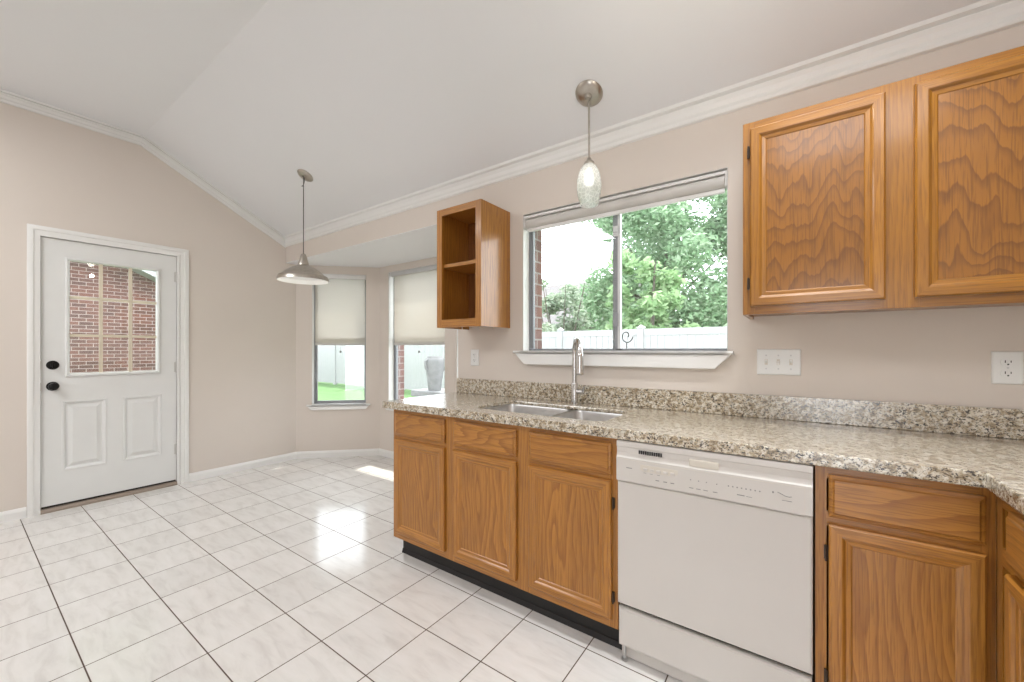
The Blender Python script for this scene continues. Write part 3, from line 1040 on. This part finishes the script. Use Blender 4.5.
# ------------------------------------------------------------------ countertop with the sink cut-outs
ZT, ZBt = 0.914, 0.874
YC = 1.517
XC = 0.388
SKX0, SKX1, SKY0, SKY1, SKM = -1.425, -0.680, 1.630, 1.992, -0.995
def rrect(x0, x1, y0, y1, r, n=6):
    pts = []
    for cx, cy, a0 in ((x1 - r, y0 + r, -pi / 2), (x1 - r, y1 - r, 0), (x0 + r, y1 - r, pi / 2), (x0 + r, y0 + r, pi)):
        for k in range(n + 1):
            a = a0 + pi / 2 * k / n
            pts.append((cx + r * cos(a), cy + r * sin(a)))
    return pts
m = MB()
m.prism([(-2.035, YC), (XC, YC), (XC, 0.70), (XR, 0.70), (XR, YW), (-2.035 + 0.027, YW), (-2.035, YW - 0.02)], 'z', ZBt, ZT)
ct = m.build('countertop', 'granite', None)
def cut_away(mb):
    cut = mb.build('cutter', 'granite')
    bmod = ct.modifiers.new('cut', 'BOOLEAN')
    bmod.object = cut
    bmod.operation = 'DIFFERENCE'
    bmod.solver = 'EXACT'
    bpy.context.view_layer.update()
    dg = bpy.context.evaluated_depsgraph_get()
    me = bpy.data.meshes.new_from_object(ct.evaluated_get(dg))
    ct.modifiers.clear()
    ct.data = me
    me.name = 'countertop'
    bpy.data.objects.remove(cut, do_unlink=True)
cut_away(MB().prism(rrect(SKX0, SKX1, SKY0, SKY1, 0.055), 'z', 0.80, 1.0))
cut_away(MB().prism(rrect(SKX0 - 0.02, SKX1 + 0.02, SKY0 - 0.02, SKY1 + 0.02, 0.06), 'z', 0.80, 0.893))
bv = ct.modifiers.new('bevel', 'BEVEL')
bv.width = 0.005
bv.segments = 2
bv.limit_method = 'ANGLE'
bv.angle_limit = R(50)
tag(ct, 'speckled beige granite countertop turning the corner over the base cabinets', 'countertop')
m = MB()
m.box(XE + 0.003, XR - 0.022, YW - 0.021, YW - 0.001, ZT + 0.0005, 1.018)
tag(m.build('backsplash', 'granite', None, bevel=0.002), 'low granite backsplash strip under the sink window', 'backsplash')
m = MB()
m.box(XR - 0.021, XR - 0.001, 0.70, YW - 0.022, ZT + 0.0005, 1.018)
tag(m.build('backsplash', 'granite', None, bevel=0.002), 'granite backsplash strip along the right wall', 'backsplash')

# ------------------------------------------------------------------ sink
sk = thing('sink', 'stainless double bowl undermount sink below the faucet', 'sink', (0, 0, 0))
sk.location = (-1.06, 1.8, 0.70)
def bowl(x0, x1, y0, y1, deep):
    m = MB()
    rings = []
    for ins, z, r in [(-0.008, 0.8925, 0.05), (0.0, 0.8925, 0.05), (0.004, 0.88, 0.05), (0.010, deep + 0.03, 0.05), (0.018, deep + 0.010, 0.05), (0.04, deep, 0.05)]:
        rings.append([(x + 1.06, y - 1.8, z - 0.70) for x, y in rrect(x0 + ins, x1 - ins, y0 + ins, y1 - ins, r)])
    m.loft(rings, False, True)
    o = m.build('bowl', 'steel', sk, smooth=50)
    md = o.modifiers.new('wall', 'SOLIDIFY')
    md.thickness = 0.0015
    m = MB()
    cx, cy = (x0 + x1) / 2, y1 - 0.13
    m.lathe([(0.044, 0.001), (0.042, 0.004), (0.034, 0.003), (0.030, -0.006), (0.0, -0.006)], (cx + 1.06, cy - 1.8, deep - 0.70), 'z', 24)
    m.build('drain', 'chrome', o, smooth=40)
bowl(SKX0 - 0.004, SKM - 0.010, SKY0 - 0.004, SKY1 + 0.004, 0.72)
bowl(SKM + 0.010, SKX1 + 0.004, SKY0 - 0.004, SKY1 + 0.004, 0.72)
m = MB()
m.box(SKM - 0.0105 + 1.06, SKM + 0.0105 + 1.06, SKY0 - 1.8, SKY1 - 1.8, 0.175, 0.1925)
m.build('divider', 'steel', sk, bevel=0.005)

# ------------------------------------------------------------------ faucet
fc = thing('faucet', 'tall pull-down chrome faucet standing behind the sink', 'faucet', (-1.030, 2.068, ZT))
m = MB()
m.lathe([(0.0, 0.0), (0.027, 0.0), (0.027, 0.004), (0.022, 0.008), (0.020, 0.010), (0.020, 0.115), (0.018, 0.120), (0.0125, 0.122)], (0, 0, 0), 'z', 24)
m.build('body', 'chrome', fc, smooth=40)
m = MB()
dirv = Vector((0.60, -0.80, 0))
rad = 0.078
pts = [(0, 0, 0.11), (0, 0, 0.20), (0, 0, 0.288)]
for k in range(1, 13):
    a = pi * k / 12
    pts.append(tuple(dirv * (rad - rad * cos(a)) + Vector((0, 0, 0.288 + rad * sin(a)))))
m.tube(pts, 0.0140, 14)
m.build('spout', 'chrome', fc, smooth=50)
m = MB()
e = dirv * (2 * rad)
m.lathe([(0.0140, 0.292), (0.0165, 0.288), (0.0175, 0.27), (0.020, 0.205), (0.0215, 0.183), (0.019, 0.176), (0.0, 0.176)], (e.x, e.y, 0), 'z', 20)
m.build('spray_head', 'chrome', fc, smooth=40)
m = MB()
m.tube([(0.012, 0, 0.072), (0.056, -0.006, 0.072)], 0.015, 16)
m.tube([(0.056, -0.006, 0.072), (0.060, -0.008, 0.078), (0.066, -0.012, 0.105)], [0.007, 0.006, 0.005], 10)
m.build('handle', 'chrome', fc, smooth=40)

# ------------------------------------------------------------------ upper cabinets
UZ0, UZ1, UY = 1.364, 2.130, 1.857
uc = thing('upper_cabinet', 'golden oak double door wall cabinet above the right counter', 'kitchen cabinet', (-0.176, UY, UZ0))
W, H, D = XR - 0.002 + 0.176, UZ1 - UZ0, YW - UY - 0.001
m = MB()
m.box(0, 0.016, 0.019, D, 0, H).box(W - 0.016, W, 0.019, D, 0, H).box(0.016, W - 0.016, 0.019, D, H - 0.016, H)
m.box(0.016, W - 0.016, 0.019, D, 0.012, 0.026).box(0.016, W - 0.016, D - 0.006, D, 0.026, H - 0.016)
m.build('carcass', 'oaku_v', uc)
m = MB()
for a, b in ((0, 0.042), (0.41, 0.51), (0.878, W)):
    m.box(a, b, 0, 0.019, 0, H, 0)
for a, b in ((0.042, 0.41), (0.51, 0.878)):
    m.box(a, b, 0, 0.019, 0, 0.046, 1).box(a, b, 0, 0.019, H - 0.042, H, 1)
m.build('face_frame', ['oaku_v', 'oaku_h'], uc)
panel_door(uc, 0.026, 0.423, 0.032, 0.735, -0.019, 'oaku_v', 'oaku_h', 'oak_flame', 'l')
panel_door(uc, 0.494, 0.894, 0.032, 0.735, -0.019, 'oaku_v', 'oaku_h', 'oak_flame', 'r')

oc = thing('open_shelf_cabinet', 'small open oak wall cabinet with one shelf left of the window', 'shelf', (-1.920, UY, 1.366))
W, H, D = 0.375, 0.765, YW - UY - 0.001
m = MB()
m.box(0, 0.016, 0.019, D, 0, H).box(W - 0.016, W, 0.019, D, 0, H).box(0.016, W - 0.016, 0.019, D, H - 0.016, H)
m.box(0.016, W - 0.016, 0.019, D, 0.028, 0.044)
m.build('carcass', 'oak_v', oc)
m = MB()
m.box(0.0165, W - 0.0165, D - 0.007, D - 0.001, 0.0445, H - 0.0165)
m.build('back_panel', 'oak_in', oc)
m = MB()
fwid = 0.044
m.box(0, fwid, 0, 0.019, 0, H, 0).box(W - fwid, W, 0, 0.019, 0, H, 0)
m.box(fwid, W - fwid, 0, 0.019, 0, 0.050, 1).box(fwid, W - fwid, 0, 0.019, H - 0.042, H, 1)
m.build('face_frame', ['oak_v', 'oak_h'], oc)
m = MB()
m.box(0.0165, W - 0.0165, 0.022, D - 0.008, 0.390, 0.412)
m.build('shelf_board', 'oak_h', oc)
for x, y in ((0.19, 0.035), (0.25, 0.05), (0.315, 0.06), (0.345, 0.16)):
    m = MB()
    m.tube([(x, y, 0.029), (x, y, -0.004), (x + 0.004, y - 0.004, -0.012), (x + 0.010, y - 0.008, -0.010), (x + 0.012, y - 0.01, -0.003)], 0.0025, 8)
    m.build('cup_hook', 'cream', oc, smooth=50)

# ------------------------------------------------------------------ switch and outlets
def plate_mesh(w, h):
    m = MB()
    rings = [[(-w / 2 + i, y, -h / 2 + i), (w / 2 - i, y, -h / 2 + i), (w / 2 - i, y, h / 2 - i), (-w / 2 + i, y, h / 2 - i)] for i, y in [(0, 0), (0, -0.003), (0.002, -0.0055), (0.005, -0.0065)]]
    return m.loft(rings)
sw = thing('light_switch', 'white triple light switch plate beside the sink window', 'light switch', (-0.066, YW, 1.168))
plate_mesh(0.164, 0.115).build('plate', 'plate', sw)
for k, up in ((-1, 1), (0, -1), (1, 1)):
    m = MB()
    x = k * 0.046
    m.box(x - 0.006, x + 0.006, -0.0072, -0.006, -0.0125, 0.0125)
    s = m.build('toggle_slot', 'appl_cream', sw)
    m = MB()
    m.prism([(-0.006, -0.005), (-0.0165, up * 0.008 - 0.003), (-0.0165, up * 0.008 + 0.003), (-0.006, 0.005)], 'x', x - 0.004, x + 0.004)
    m.build('toggle', 'plate', s)
    for z in (-0.030, 0.030):
        m = MB()
        m.lathe([(0.0035, -0.0062), (0.0035, -0.0072), (0.0, -0.0076)], (x, 0, z), 'y', 12)
        m.build('screw', 'alulight', sw)
def outlet(label, x, z):
    t = thing('power_outlet', label, 'power outlet', (x, YW, z), 0)
    plate_mesh(0.074, 0.115).build('plate', 'plate', t)
    for k in (-1, 1):
        m = MB()
        pts = []
        for q in range(24):
            a = 2 * pi * q / 24
            pts.append((0.0172 * cos(a), max(-0.0125, min(0.0125, 0.0172 * sin(a))) + k * 0.0195))
        m.prism(pts, 'y', -0.009, -0.006)
        r = m.build('receptacle', 'plate', t)
        m = MB()
        m.box(-0.0078, -0.0055, -0.0094, -0.0088, k * 0.0195 - 0.002, k * 0.0195 + 0.007)
        m.box(0.0055, 0.0078, -0.0094, -0.0088, k * 0.0195 - 0.001, k * 0.0195 + 0.006)
        m.lathe([(0.0026, -0.0094), (0.0026, -0.0088)], (0, 0, k * 0.0195 - 0.0075), 'y', 10, True, True)
        m.build('slots', 'black', r)
    m = MB()
    m.lathe([(0.003, -0.0062), (0.003, -0.0072), (0.0, -0.0076)], (0, 0, 0), 'y', 12)
    m.build('screw', 'alulight', t)
outlet('white double outlet under the golden oak wall cabinet', 0.604, 1.160)
outlet('white double outlet under the small open cabinet', -1.850, 1.168)

# ------------------------------------------------------------------ pendant lamps
def zc(y):
    return ZE + (YW - y) * 0.508
px_, py_ = -3.335, 1.712
zt = zc(py_)
p1 = thing('pendant_lamp', 'nickel barn style pendant lamp hanging before the bay', 'lamp', (px_, py_, 1.790))
p1['group'] = 'hanging lamps'
tilt = Matrix.Rotation(-math.atan(0.508), 4, 'X')
m = MB()
m.lathe([(0.0, 0.0), (0.064, 0.0), (0.065, -0.004), (0.058, -0.012), (0.030, -0.020), (0.010, -0.024), (0.0, -0.024)], (0, 0, 0), 'z', 28)
m.xform(Matrix.Translation((0.008, 0.012, zt - 1.790 - 0.006)) @ tilt)
m.build('canopy', 'nickel', p1, smooth=40)
m = MB()
pts = []
for k in range(11):
    a = pi / 2 - k * pi * 1.1 / 10
    pts.append((0.036 + 0.036 * cos(a) * 1.1 - 0.034, -0.012, zt - 1.790 - 0.062 + 0.040 * sin(a)))
pts.append((0.0, 0.0, zt - 1.790 - 0.10))
m.tube(pts, 0.0022, 6)
m.tube([(0, 0, zt - 1.79), (0, 0, 0.21)], 0.0032, 8)
m.build('cord', 'cord', p1, smooth=50)
m = MB()
m.lathe([(0.0, 0.225), (0.018, 0.224), (0.022, 0.214), (0.026, 0.204), (0.030, 0.18), (0.040, 0.150), (0.042, 0.132), (0.0, 0.13)], (0, 0, 0), 'z', 28)
m.build('socket_cap', 'nickel', p1, smooth=30)
m = MB()
m.lathe([(0.038, 0.136), (0.060, 0.128), (0.110, 0.105), (0.155, 0.075), (0.178, 0.055), (0.190, 0.047), (0.206, 0.040), (0.214, 0.022), (0.216, 0.004), (0.212, 0.002), (0.209, 0.020), (0.202, 0.037), (0.186, 0.044), (0.150, 0.072), (0.108, 0.101), (0.060, 0.123), (0.038, 0.130)], (0, 0, 0), 'z', 48)
sh = m.xform(Matrix.Diagonal((0.9, 0.9, 1.0, 1.0))).build('shade', ['nickel', 'enamelwhite'], p1, smooth=35)
for f in sh.data.polygons:
    r0 = min(sqrt(sh.data.vertices[v].co.x ** 2 + sh.data.vertices[v].co.y ** 2) for v in f.vertices)
    c = f.center
    if f.normal.z < -0.05:
        f.material_index = 1
m = MB()
m.lathe([(0.0, 0.128), (0.014, 0.126), (0.016, 0.112), (0.028, 0.095), (0.030, 0.08), (0.022, 0.062), (0.0, 0.055)], (0, 0, 0), 'z', 20)
m.build('bulb', 'bulb', p1, smooth=60)

qx, qy = -0.883, 1.940
zq = zc(qy)
p2 = thing('pendant_lamp', 'slim nickel pendant lamp with an oval seeded glass shade over the sink', 'lamp', (qx, qy, 1.975))
p2['group'] = 'hanging lamps'
m = MB()
m.lathe([(0.0, 0.0), (0.070, 0.0), (0.072, -0.004), (0.066, -0.014), (0.045, -0.022), (0.020, -0.026), (0.018, -0.034), (0.012, -0.042), (0.0, -0.044)], (0, 0, 0), 'z', 32)
m.xform(Matrix.Translation((0, 0, zq - 1.975)) @ tilt)
m.build('canopy', 'nickel', p2, smooth=40)
m = MB()
m.tube([(0, 0, zq - 1.975 - 0.02), (0, 0, 0.235)], 0.0058, 12)
m.build('rod', 'nickel', p2, smooth=40)
m = MB()
m.lathe([(0.006, 0.252), (0.012, 0.246), (0.014, 0.236), (0.026, 0.226), (0.028, 0.214), (0.024, 0.212), (0.0, 0.212)], (0, 0, 0), 'z', 24)
m.build('glass_holder', 'nickel', p2, smooth=40)
m = MB()
m.lathe([(0.027, 0.214), (0.040, 0.200), (0.054, 0.170), (0.062, 0.130), (0.064, 0.100), (0.060, 0.060), (0.052, 0.025), (0.044, 0.002), (0.042, 0.002), (0.050, 0.026), (0.058, 0.060), (0.062, 0.100), (0.060, 0.130), (0.052, 0.168), (0.038, 0.197), (0.026, 0.211)], (0, 0, 0), 'z', 36)
m.build('glass_shade', 'seedglass', p2, smooth=60)
m = MB()
m.lathe([(0.0, 0.214), (0.014, 0.212), (0.014, 0.190), (0.0, 0.186)], (0, 0, 0), 'z', 16)
m.build('socket', 'enamelwhite', p2, smooth=40)
m = MB()
m.lathe([(0.0, 0.188), (0.012, 0.186), (0.020, 0.165), (0.026, 0.14), (0.024, 0.118), (0.014, 0.104), (0.0, 0.100)], (0, 0, 0), 'z', 20)
m.build('bulb', 'bulb_soft', p2, smooth=60)

# ceiling fixture of the kitchen, above the frame; it shows in the door glass
fx = thing('ceiling_light', 'two bulb ceiling light mirrored in the door glass', 'lamp', (-0.32, 1.30, 2.56))
ztop = zc(1.30) - 2.56
m = MB()
m.lathe([(0.0, ztop), (0.075, ztop), (0.07, ztop - 0.03), (0.02, ztop - 0.045), (0.012, ztop - 0.05), (0.012, 0.09), (0.05, 0.08), (0.05, 0.05), (0.0, 0.045)], (0, 0, 0), 'z', 24)
m.build('stem', 'nickel', fx, smooth=40)
for s in (-1, 1):
    m = MB()
    m.lathe([(0.0, 0.055), (0.02, 0.05), (0.035, 0.02), (0.038, -0.005), (0.03, -0.03), (0.0, -0.045)], (s * 0.085, 0, 0), 'z', 20)
    m.build('bulb', 'bulb', fx, smooth=60)
    m = MB()
    m.tube([(s * 0.04, 0.03, 0.05), (s * 0.04, 0.03, -0.12)], 0.0015, 6)
    m.build('pull_chain', 'nickel', fx)
pl = bpy.data.lights.new('ceiling_light_glow', 'POINT')
pl.energy = 1.5
pl.color = (1.0, 0.93, 0.83)
pl.shadow_soft_size = 0.03
plo = bpy.data.objects.new('ceiling_light_glow', pl)
C.objects.link(plo)
plo.parent = fx
plo.location = (0, 0, -0.19)

# ------------------------------------------------------------------ outside
random.seed(11)
GZ = -0.15
m = MB()
m.box(-40, 30, 2.0, 45, GZ - 0.1, GZ).box(-40, XL - 0.3, -12, 2.0, GZ - 0.1, GZ)
struct(m.build('ground', 'grass', None), 'green lawn behind the house', 'lawn')
m = MB()
m.prism([(-6.8, 3.4), (-1.0, 3.4), (-1.0, 7.2), (-3.6, 8.0), (-6.0, 7.4)], 'z', GZ, GZ + 0.02)
struct(m.build('patio', 'concrete', None), 'pale concrete patio outside the bay', 'patio')

# unseen roof eave, added to keep the sun off the sink window
m = MB()
m.prism([(2.26, 2.40), (2.98, 2.36), (2.98, 2.46), (2.26, 2.75)], 'x', -1.95, 2.2)
struct(m.build('trim_3', 'trim', None))
m = MB()
m.prism([(XL - 0.1, YBAY + 0.0), (XE + 0.1, YBAY + 0.0), (K2[0] + 0.2, K2[1] + 0.32), (K1[0] - 0.2, K1[1] + 0.32)], 'z', 2.40, 2.48)
struct(m.build('trim_4', 'trim', None))

def fence(label, p0, p1, n, z1=1.68):
    p0, p1 = Vector((*p0, 0)), Vector((*p1, 0))
    d = p1 - p0
    L = d.length
    t = thing('vinyl_fence', label, 'fence', (p0.x, p0.y, GZ), math.atan2(d.y, d.x))
    H = z1 - GZ
    step = L / n
    for k in range(n + 1):
        m = MB()
        x = k * step
        m.box(x - 0.065, x + 0.065, -0.065, 0.065, 0, H + 0.02)
        m.lathe([(0.105, H + 0.02), (0.105, H + 0.045), (0.06, H + 0.06), (0.0, H + 0.10)], (x, 0, 0), 'z', 4)
        m.build('post', 'vinyl', t)
    for k in range(n):
        a, b = k * step + 0.067, (k + 1) * step - 0.067
        m = MB()
        m.box(a, b, -0.03, 0.03, H - 0.14, H).box(a, b, -0.03, 0.03, 0.05, 0.20)
        q = a
        while q < b - 0.01:
            e = min(q + 0.146, b)
            m.box(q, e - 0.0015, -0.018, 0.018, 0.20, H - 0.14)
            q += 0.15
        m.build('panel', 'vinyl', t)
    return t
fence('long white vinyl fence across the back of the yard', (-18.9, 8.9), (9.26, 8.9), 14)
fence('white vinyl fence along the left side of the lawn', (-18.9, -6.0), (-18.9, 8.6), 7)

m = MB()
m.box(-7.6, XL - 0.16, -2.0, 1.9, 2.50, 2.62).box(-7.6, -7.42, -2.0, 1.9, 2.36, 2.50)
struct(m.build('porch_roof', 'ceil', None), 'white flat porch roof outside the back door', 'roof')
# brick outbuilding seen through the door glass
gb = thing('brick_garage', 'red brick gable wall seen through the door glass', 'building', (-10.4, 0, GZ))
pk = 1.35
m = MB()
zr = lambda y: 2.82 + 0.15 - 0.5 * (y - 1.89)
m.prism([(-5.0, 0), (3.3, 0), (3.3, zr(3.3)), (pk, zr(pk)), (-2.0, zr(pk) - 0.5 * (pk + 2.0)), (-5.0, 1.6)], 'x', -5.5, 0)
m.build('wall', 'brickfar', gb)
m = MB()
m.prism([(3.75, zr(3.75)), (pk, zr(pk)), (-5.2, zr(pk) - 0.5 * (pk + 5.2)), (-5.2, zr(pk) - 0.5 * (pk + 5.2) + 0.2), (pk, zr(pk) + 0.22), (3.75, zr(3.75) + 0.2)], 'x', -5.6, 0.40)
m.build('roof', 'vinyl', gb)

# neighbour's house behind the fence
nb = thing('neighbour_house', 'pale neighbour house roof behind the fence and shrub', 'building', (-16.0, 20.0, GZ))
m = MB()
m.box(-8.0, 8.4, 0.5, 8.6, 0, 2.75)
m.build('wall', 'siding', nb)
m = MB()
m.prism([(0.0, 2.65), (0.0, 2.83), (4.4, 5.85), (9.1, 2.83), (9.1, 2.65), (4.4, 5.65)], 'x', -8.5, 9.0)
m.build('roof', 'roof', nb)
m = MB()
m.prism([(-0.10, 2.68), (-0.10, 2.82), (-0.01, 2.82), (-0.01, 2.68)], 'x', -8.5, 9.0)
m.build('gutter', 'stone', nb)

def leaves(m_pts, n, size, rnd):
    """n leaf blades scattered round the given blobs (centre, radius)"""
    vs, fs = [], []
    tot = sum(r ** 2 for _, r in m_pts)
    for c, r in m_pts:
        for _ in range(int(n * r ** 2 / tot)):
            d = Vector((rnd.gauss(0, 1), rnd.gauss(0, 1), rnd.gauss(0, 1))).normalized()
            p = Vector(c) + d * r * (rnd.random() ** 0.45) * (0.85 + 0.35 * mnoise.noise(Vector(c) + d * 2.3))
            u = Vector((rnd.gauss(0, 1), rnd.gauss(0, 1), rnd.gauss(0, 0.6))).normalized()
            w = u.cross(Vector((rnd.gauss(0, 1), rnd.gauss(0, 1), rnd.gauss(0, 1)))).normalized()
            s = size * (0.6 + 0.8 * rnd.random())
            k = len(vs)
            vs += [p - u * s, p + w * s * 0.42, p + u * s, p - w * s * 0.42]
            fs.append((k, k + 1, k + 2, k + 3))
    return vs, fs
def tree(name, label, loc, trunk, blobs, n, size, mat, seed, cat='tree'):
    rnd = random.Random(seed)
    t = thing(name, label, cat, loc)
    m = MB()
    for pts, rr in trunk:
        m.tube(pts, rr, 8)
    m.build('trunk', 'bark', t, smooth=60, weld=False)
    vs, fs = leaves(blobs, n, size, rnd)
    me = bpy.data.meshes.new('foliage')
    me.from_pydata([tuple(v) for v in vs], [], fs)
    me.materials.append(M[mat])
    o = bpy.data.objects.new('foliage', me)
    C.objects.link(o)
    o.parent = t
    return t
rb = random.Random(5)
# big tree filling the right pane
blobs = []
for k in range(90):
    a, b = rb.uniform(0, 2 * pi), rb.uniform(-1, 1)
    rr = 3.1 * rb.random() ** 0.4
    blobs.append(((rr * cos(a), rr * sin(a) * 0.75, 5.0 + 3.9 * b), rb.uniform(0.6, 1.15)))
trunk = [([(0, 0, 0), (0.1, 0, 1.4), (0.0, 0.1, 3.0), (-0.1, 0, 5.2)], [0.22, 0.18, 0.14, 0.05])]
for k in range(12):
    a = k * 2.4
    z = 1.2 + k * 0.3
    trunk.append(([(0.05, 0, z), (0.8 * cos(a), 0.7 * sin(a), z + 0.8), (2.3 * cos(a), 1.8 * sin(a), z + 1.8)], [0.08, 0.05, 0.015]))
tree('leafy_tree', 'tall bright green tree behind the fence in the right pane', (-3.9, 15.6, GZ), trunk, blobs, 60000, 0.105, 'leaf', 3)
blobs = []
for k in range(26):
    a, b = rb.uniform(0, 2 * pi), rb.uniform(-1, 1)
    rr = 1.0 * rb.random() ** 0.4
    blobs.append(((rr * cos(a), rr * sin(a) * 0.7, 2.7 + 1.4 * b), rb.uniform(0.3, 0.5)))
tree('leafy_tree', 'yellow green young tree in front of the tall tree, behind the fence', (-3.25, 11.2, GZ), [([(0, 0, 0), (0, 0, 1.5), (0.1, 0, 3.8)], [0.09, 0.07, 0.02])], blobs, 4200, 0.11, 'leaf_yel', 8)
blobs = []
for k in range(30):
    a = rb.uniform(0, 2 * pi)
    rr = 0.8 * rb.random() ** 0.5
    blobs.append(((rr * cos(a), rr * sin(a), rb.uniform(1.3, 3.3)), rb.uniform(0.2, 0.38)))
trunk = []
for k in range(7):
    a = k * 0.9
    trunk.append(([(0.05 * cos(a), 0.05 * sin(a), 0), (0.3 * cos(a), 0.3 * sin(a), 1.3), (0.75 * cos(a), 0.75 * sin(a), 3.2)], [0.035, 0.025, 0.008]))
tree('leafy_shrub', 'grey green shrub behind the fence in the left pane', (-5.5, 10.15, GZ), trunk, blobs, 3400, 0.075, 'leaf_dull', 4, 'shrub')
# tree whose shadow falls on the bay shades
blobs = []
for k in range(22):
    a, b = rb.uniform(0, 2 * pi), rb.uniform(-1, 1)
    rr = 0.75 * rb.random() ** 0.4
    blobs.append(((-0.05 + rr * cos(a), -0.75 + rr * sin(a), 4.6 + 0.9 * b), rb.uniform(0.25, 0.5)))
tree('leafy_tree', 'pale tree in the yard close to the bay, shading its blinds', (-4.95, 5.6, GZ), [([(0, 0, 0), (0.05, -0.1, 1.8), (0, -0.5, 4.6)], [0.09, 0.07, 0.03])], blobs, 2600, 0.12, 'leaf_dull', 9)

# garden urn on a stone ledge
ur = thing('garden_urn', 'tall white garden urn on a stone ledge outside the bay window', 'urn', (-5.33, 5.10, 0.49))
m = MB()
m.lathe([(0.0, 0.0), (0.145, 0.0), (0.150, 0.015), (0.160, 0.10), (0.195, 0.30), (0.222, 0.46), (0.225, 0.52), (0.205, 0.575), (0.180, 0.595), (0.185, 0.61), (0.165, 0.615), (0.155, 0.56), (0.0, 0.55)], (0, 0, 0), 'z', 28)
m.xform(Matrix.Diagonal((0.78, 0.78, 1.0, 1.0)))
m.build('vase', 'stone', ur, smooth=40)
m = MB()
for k in range(3):
    a = k * 2.0 + 0.6
    m.tube([(0.16 * cos(a), 0.16 * sin(a), 0.56), (0.22 * cos(a), 0.22 * sin(a), 0.52), (0.20 * cos(a), 0.20 * sin(a), 0.40), (0.16 * cos(a), 0.16 * sin(a), 0.36)], 0.018, 8)
m.build('handle', 'stone', ur, smooth=40)
lg = thing('stone_ledge', 'pale stone ledge carrying the white urn', 'ledge', (-5.15, 5.20, GZ + 0.02))
m = MB()
m.box(-0.55, 1.0, -0.22, 0.22, 0.0, 0.50)
m.build('plinth', 'stone', lg, bevel=0.02)
m = MB()
m.box(-0.62, 1.07, -0.28, 0.28, 0.501, 0.619)
m.build('cap', 'stone', lg, bevel=0.02)
# low plants and stones at its foot
for k, (x, y, s) in enumerate([(-5.75, 4.75, 0.16), (-5.45, 4.45, 0.13), (-5.15, 4.55, 0.18), (-4.85, 4.35, 0.14), (-6.1, 5.2, 0.2)]):
    t = thing('low_plant', 'pale low plant at the foot of the stone ledge', 'plant', (x, y, GZ + 0.02), 0, 'low plants by the urn')
    rr = random.Random(40 + k)
    m = MB()
    for q in range(26):
        a = rr.uniform(0, 2 * pi)
        l = s * rr.uniform(0.8, 1.6)
        m.tube([(0, 0, 0), (0.4 * l * cos(a), 0.4 * l * sin(a), l * 1.2), (1.0 * l * cos(a), 1.0 * l * sin(a), l * 1.5)], [0.012, 0.012, 0.003], 5)
    m.build('blades', 'leaf_dull', t, weld=False)
# stones on the lawn, seen through the narrow bay window
rr = random.Random(77)
for k in range(6):
    m = MB()
    bm = m.bm
    bmesh.ops.create_icosphere(bm, subdivisions=2, radius=1.0)
    sx, sy, sz = rr.uniform(0.35, 0.6), rr.uniform(0.3, 0.5), rr.uniform(0.14, 0.24)
    for v in bm.verts:
        n = 1 + 0.25 * mnoise.noise(v.co * 1.7 + Vector((k * 9, 0, 0)))
        v.co = Vector((v.co.x * sx * n, v.co.y * sy * n, v.co.z * sz * n))
    o = m.build('garden_rock', 'stone', None, smooth=60)
    o.location = (-17.2 + rr.uniform(-0.3, 0.3), 7.6 - k * 1.15, GZ + 0.08)
    tag(o, 'grey rock in the row along the left white fence', 'rock', 'rocks by the side fence')
# scroll shaped plant hook outside the sink window
hk = thing('scroll_hook', 'black scroll shaped hanging hook outside the sink window', 'hook', (-0.828, 2.315, 1.2225))
m = MB()
pts = []
for k in range(26):
    a = -0.6 + k * 0.27
    r = 0.010 + 0.0011 * k
    pts.append((0.012 + r * cos(a), 0, 0.082 + r * sin(a) * 1.2))
m.tube(pts, 0.0032, 6)
m.tube([(0.012, 0, 0.048), (0.012, 0, 0.006)], 0.0024, 6)
m.build('scroll', 'blackmetal', hk, smooth=50)
m = MB()
m.lathe([(0.0, 0.0), (0.020, 0.0), (0.018, 0.006), (0.0, 0.008)], (0.012, 0, 0), 'z', 14)
m.build('foot', 'blackmetal', hk, smooth=50)
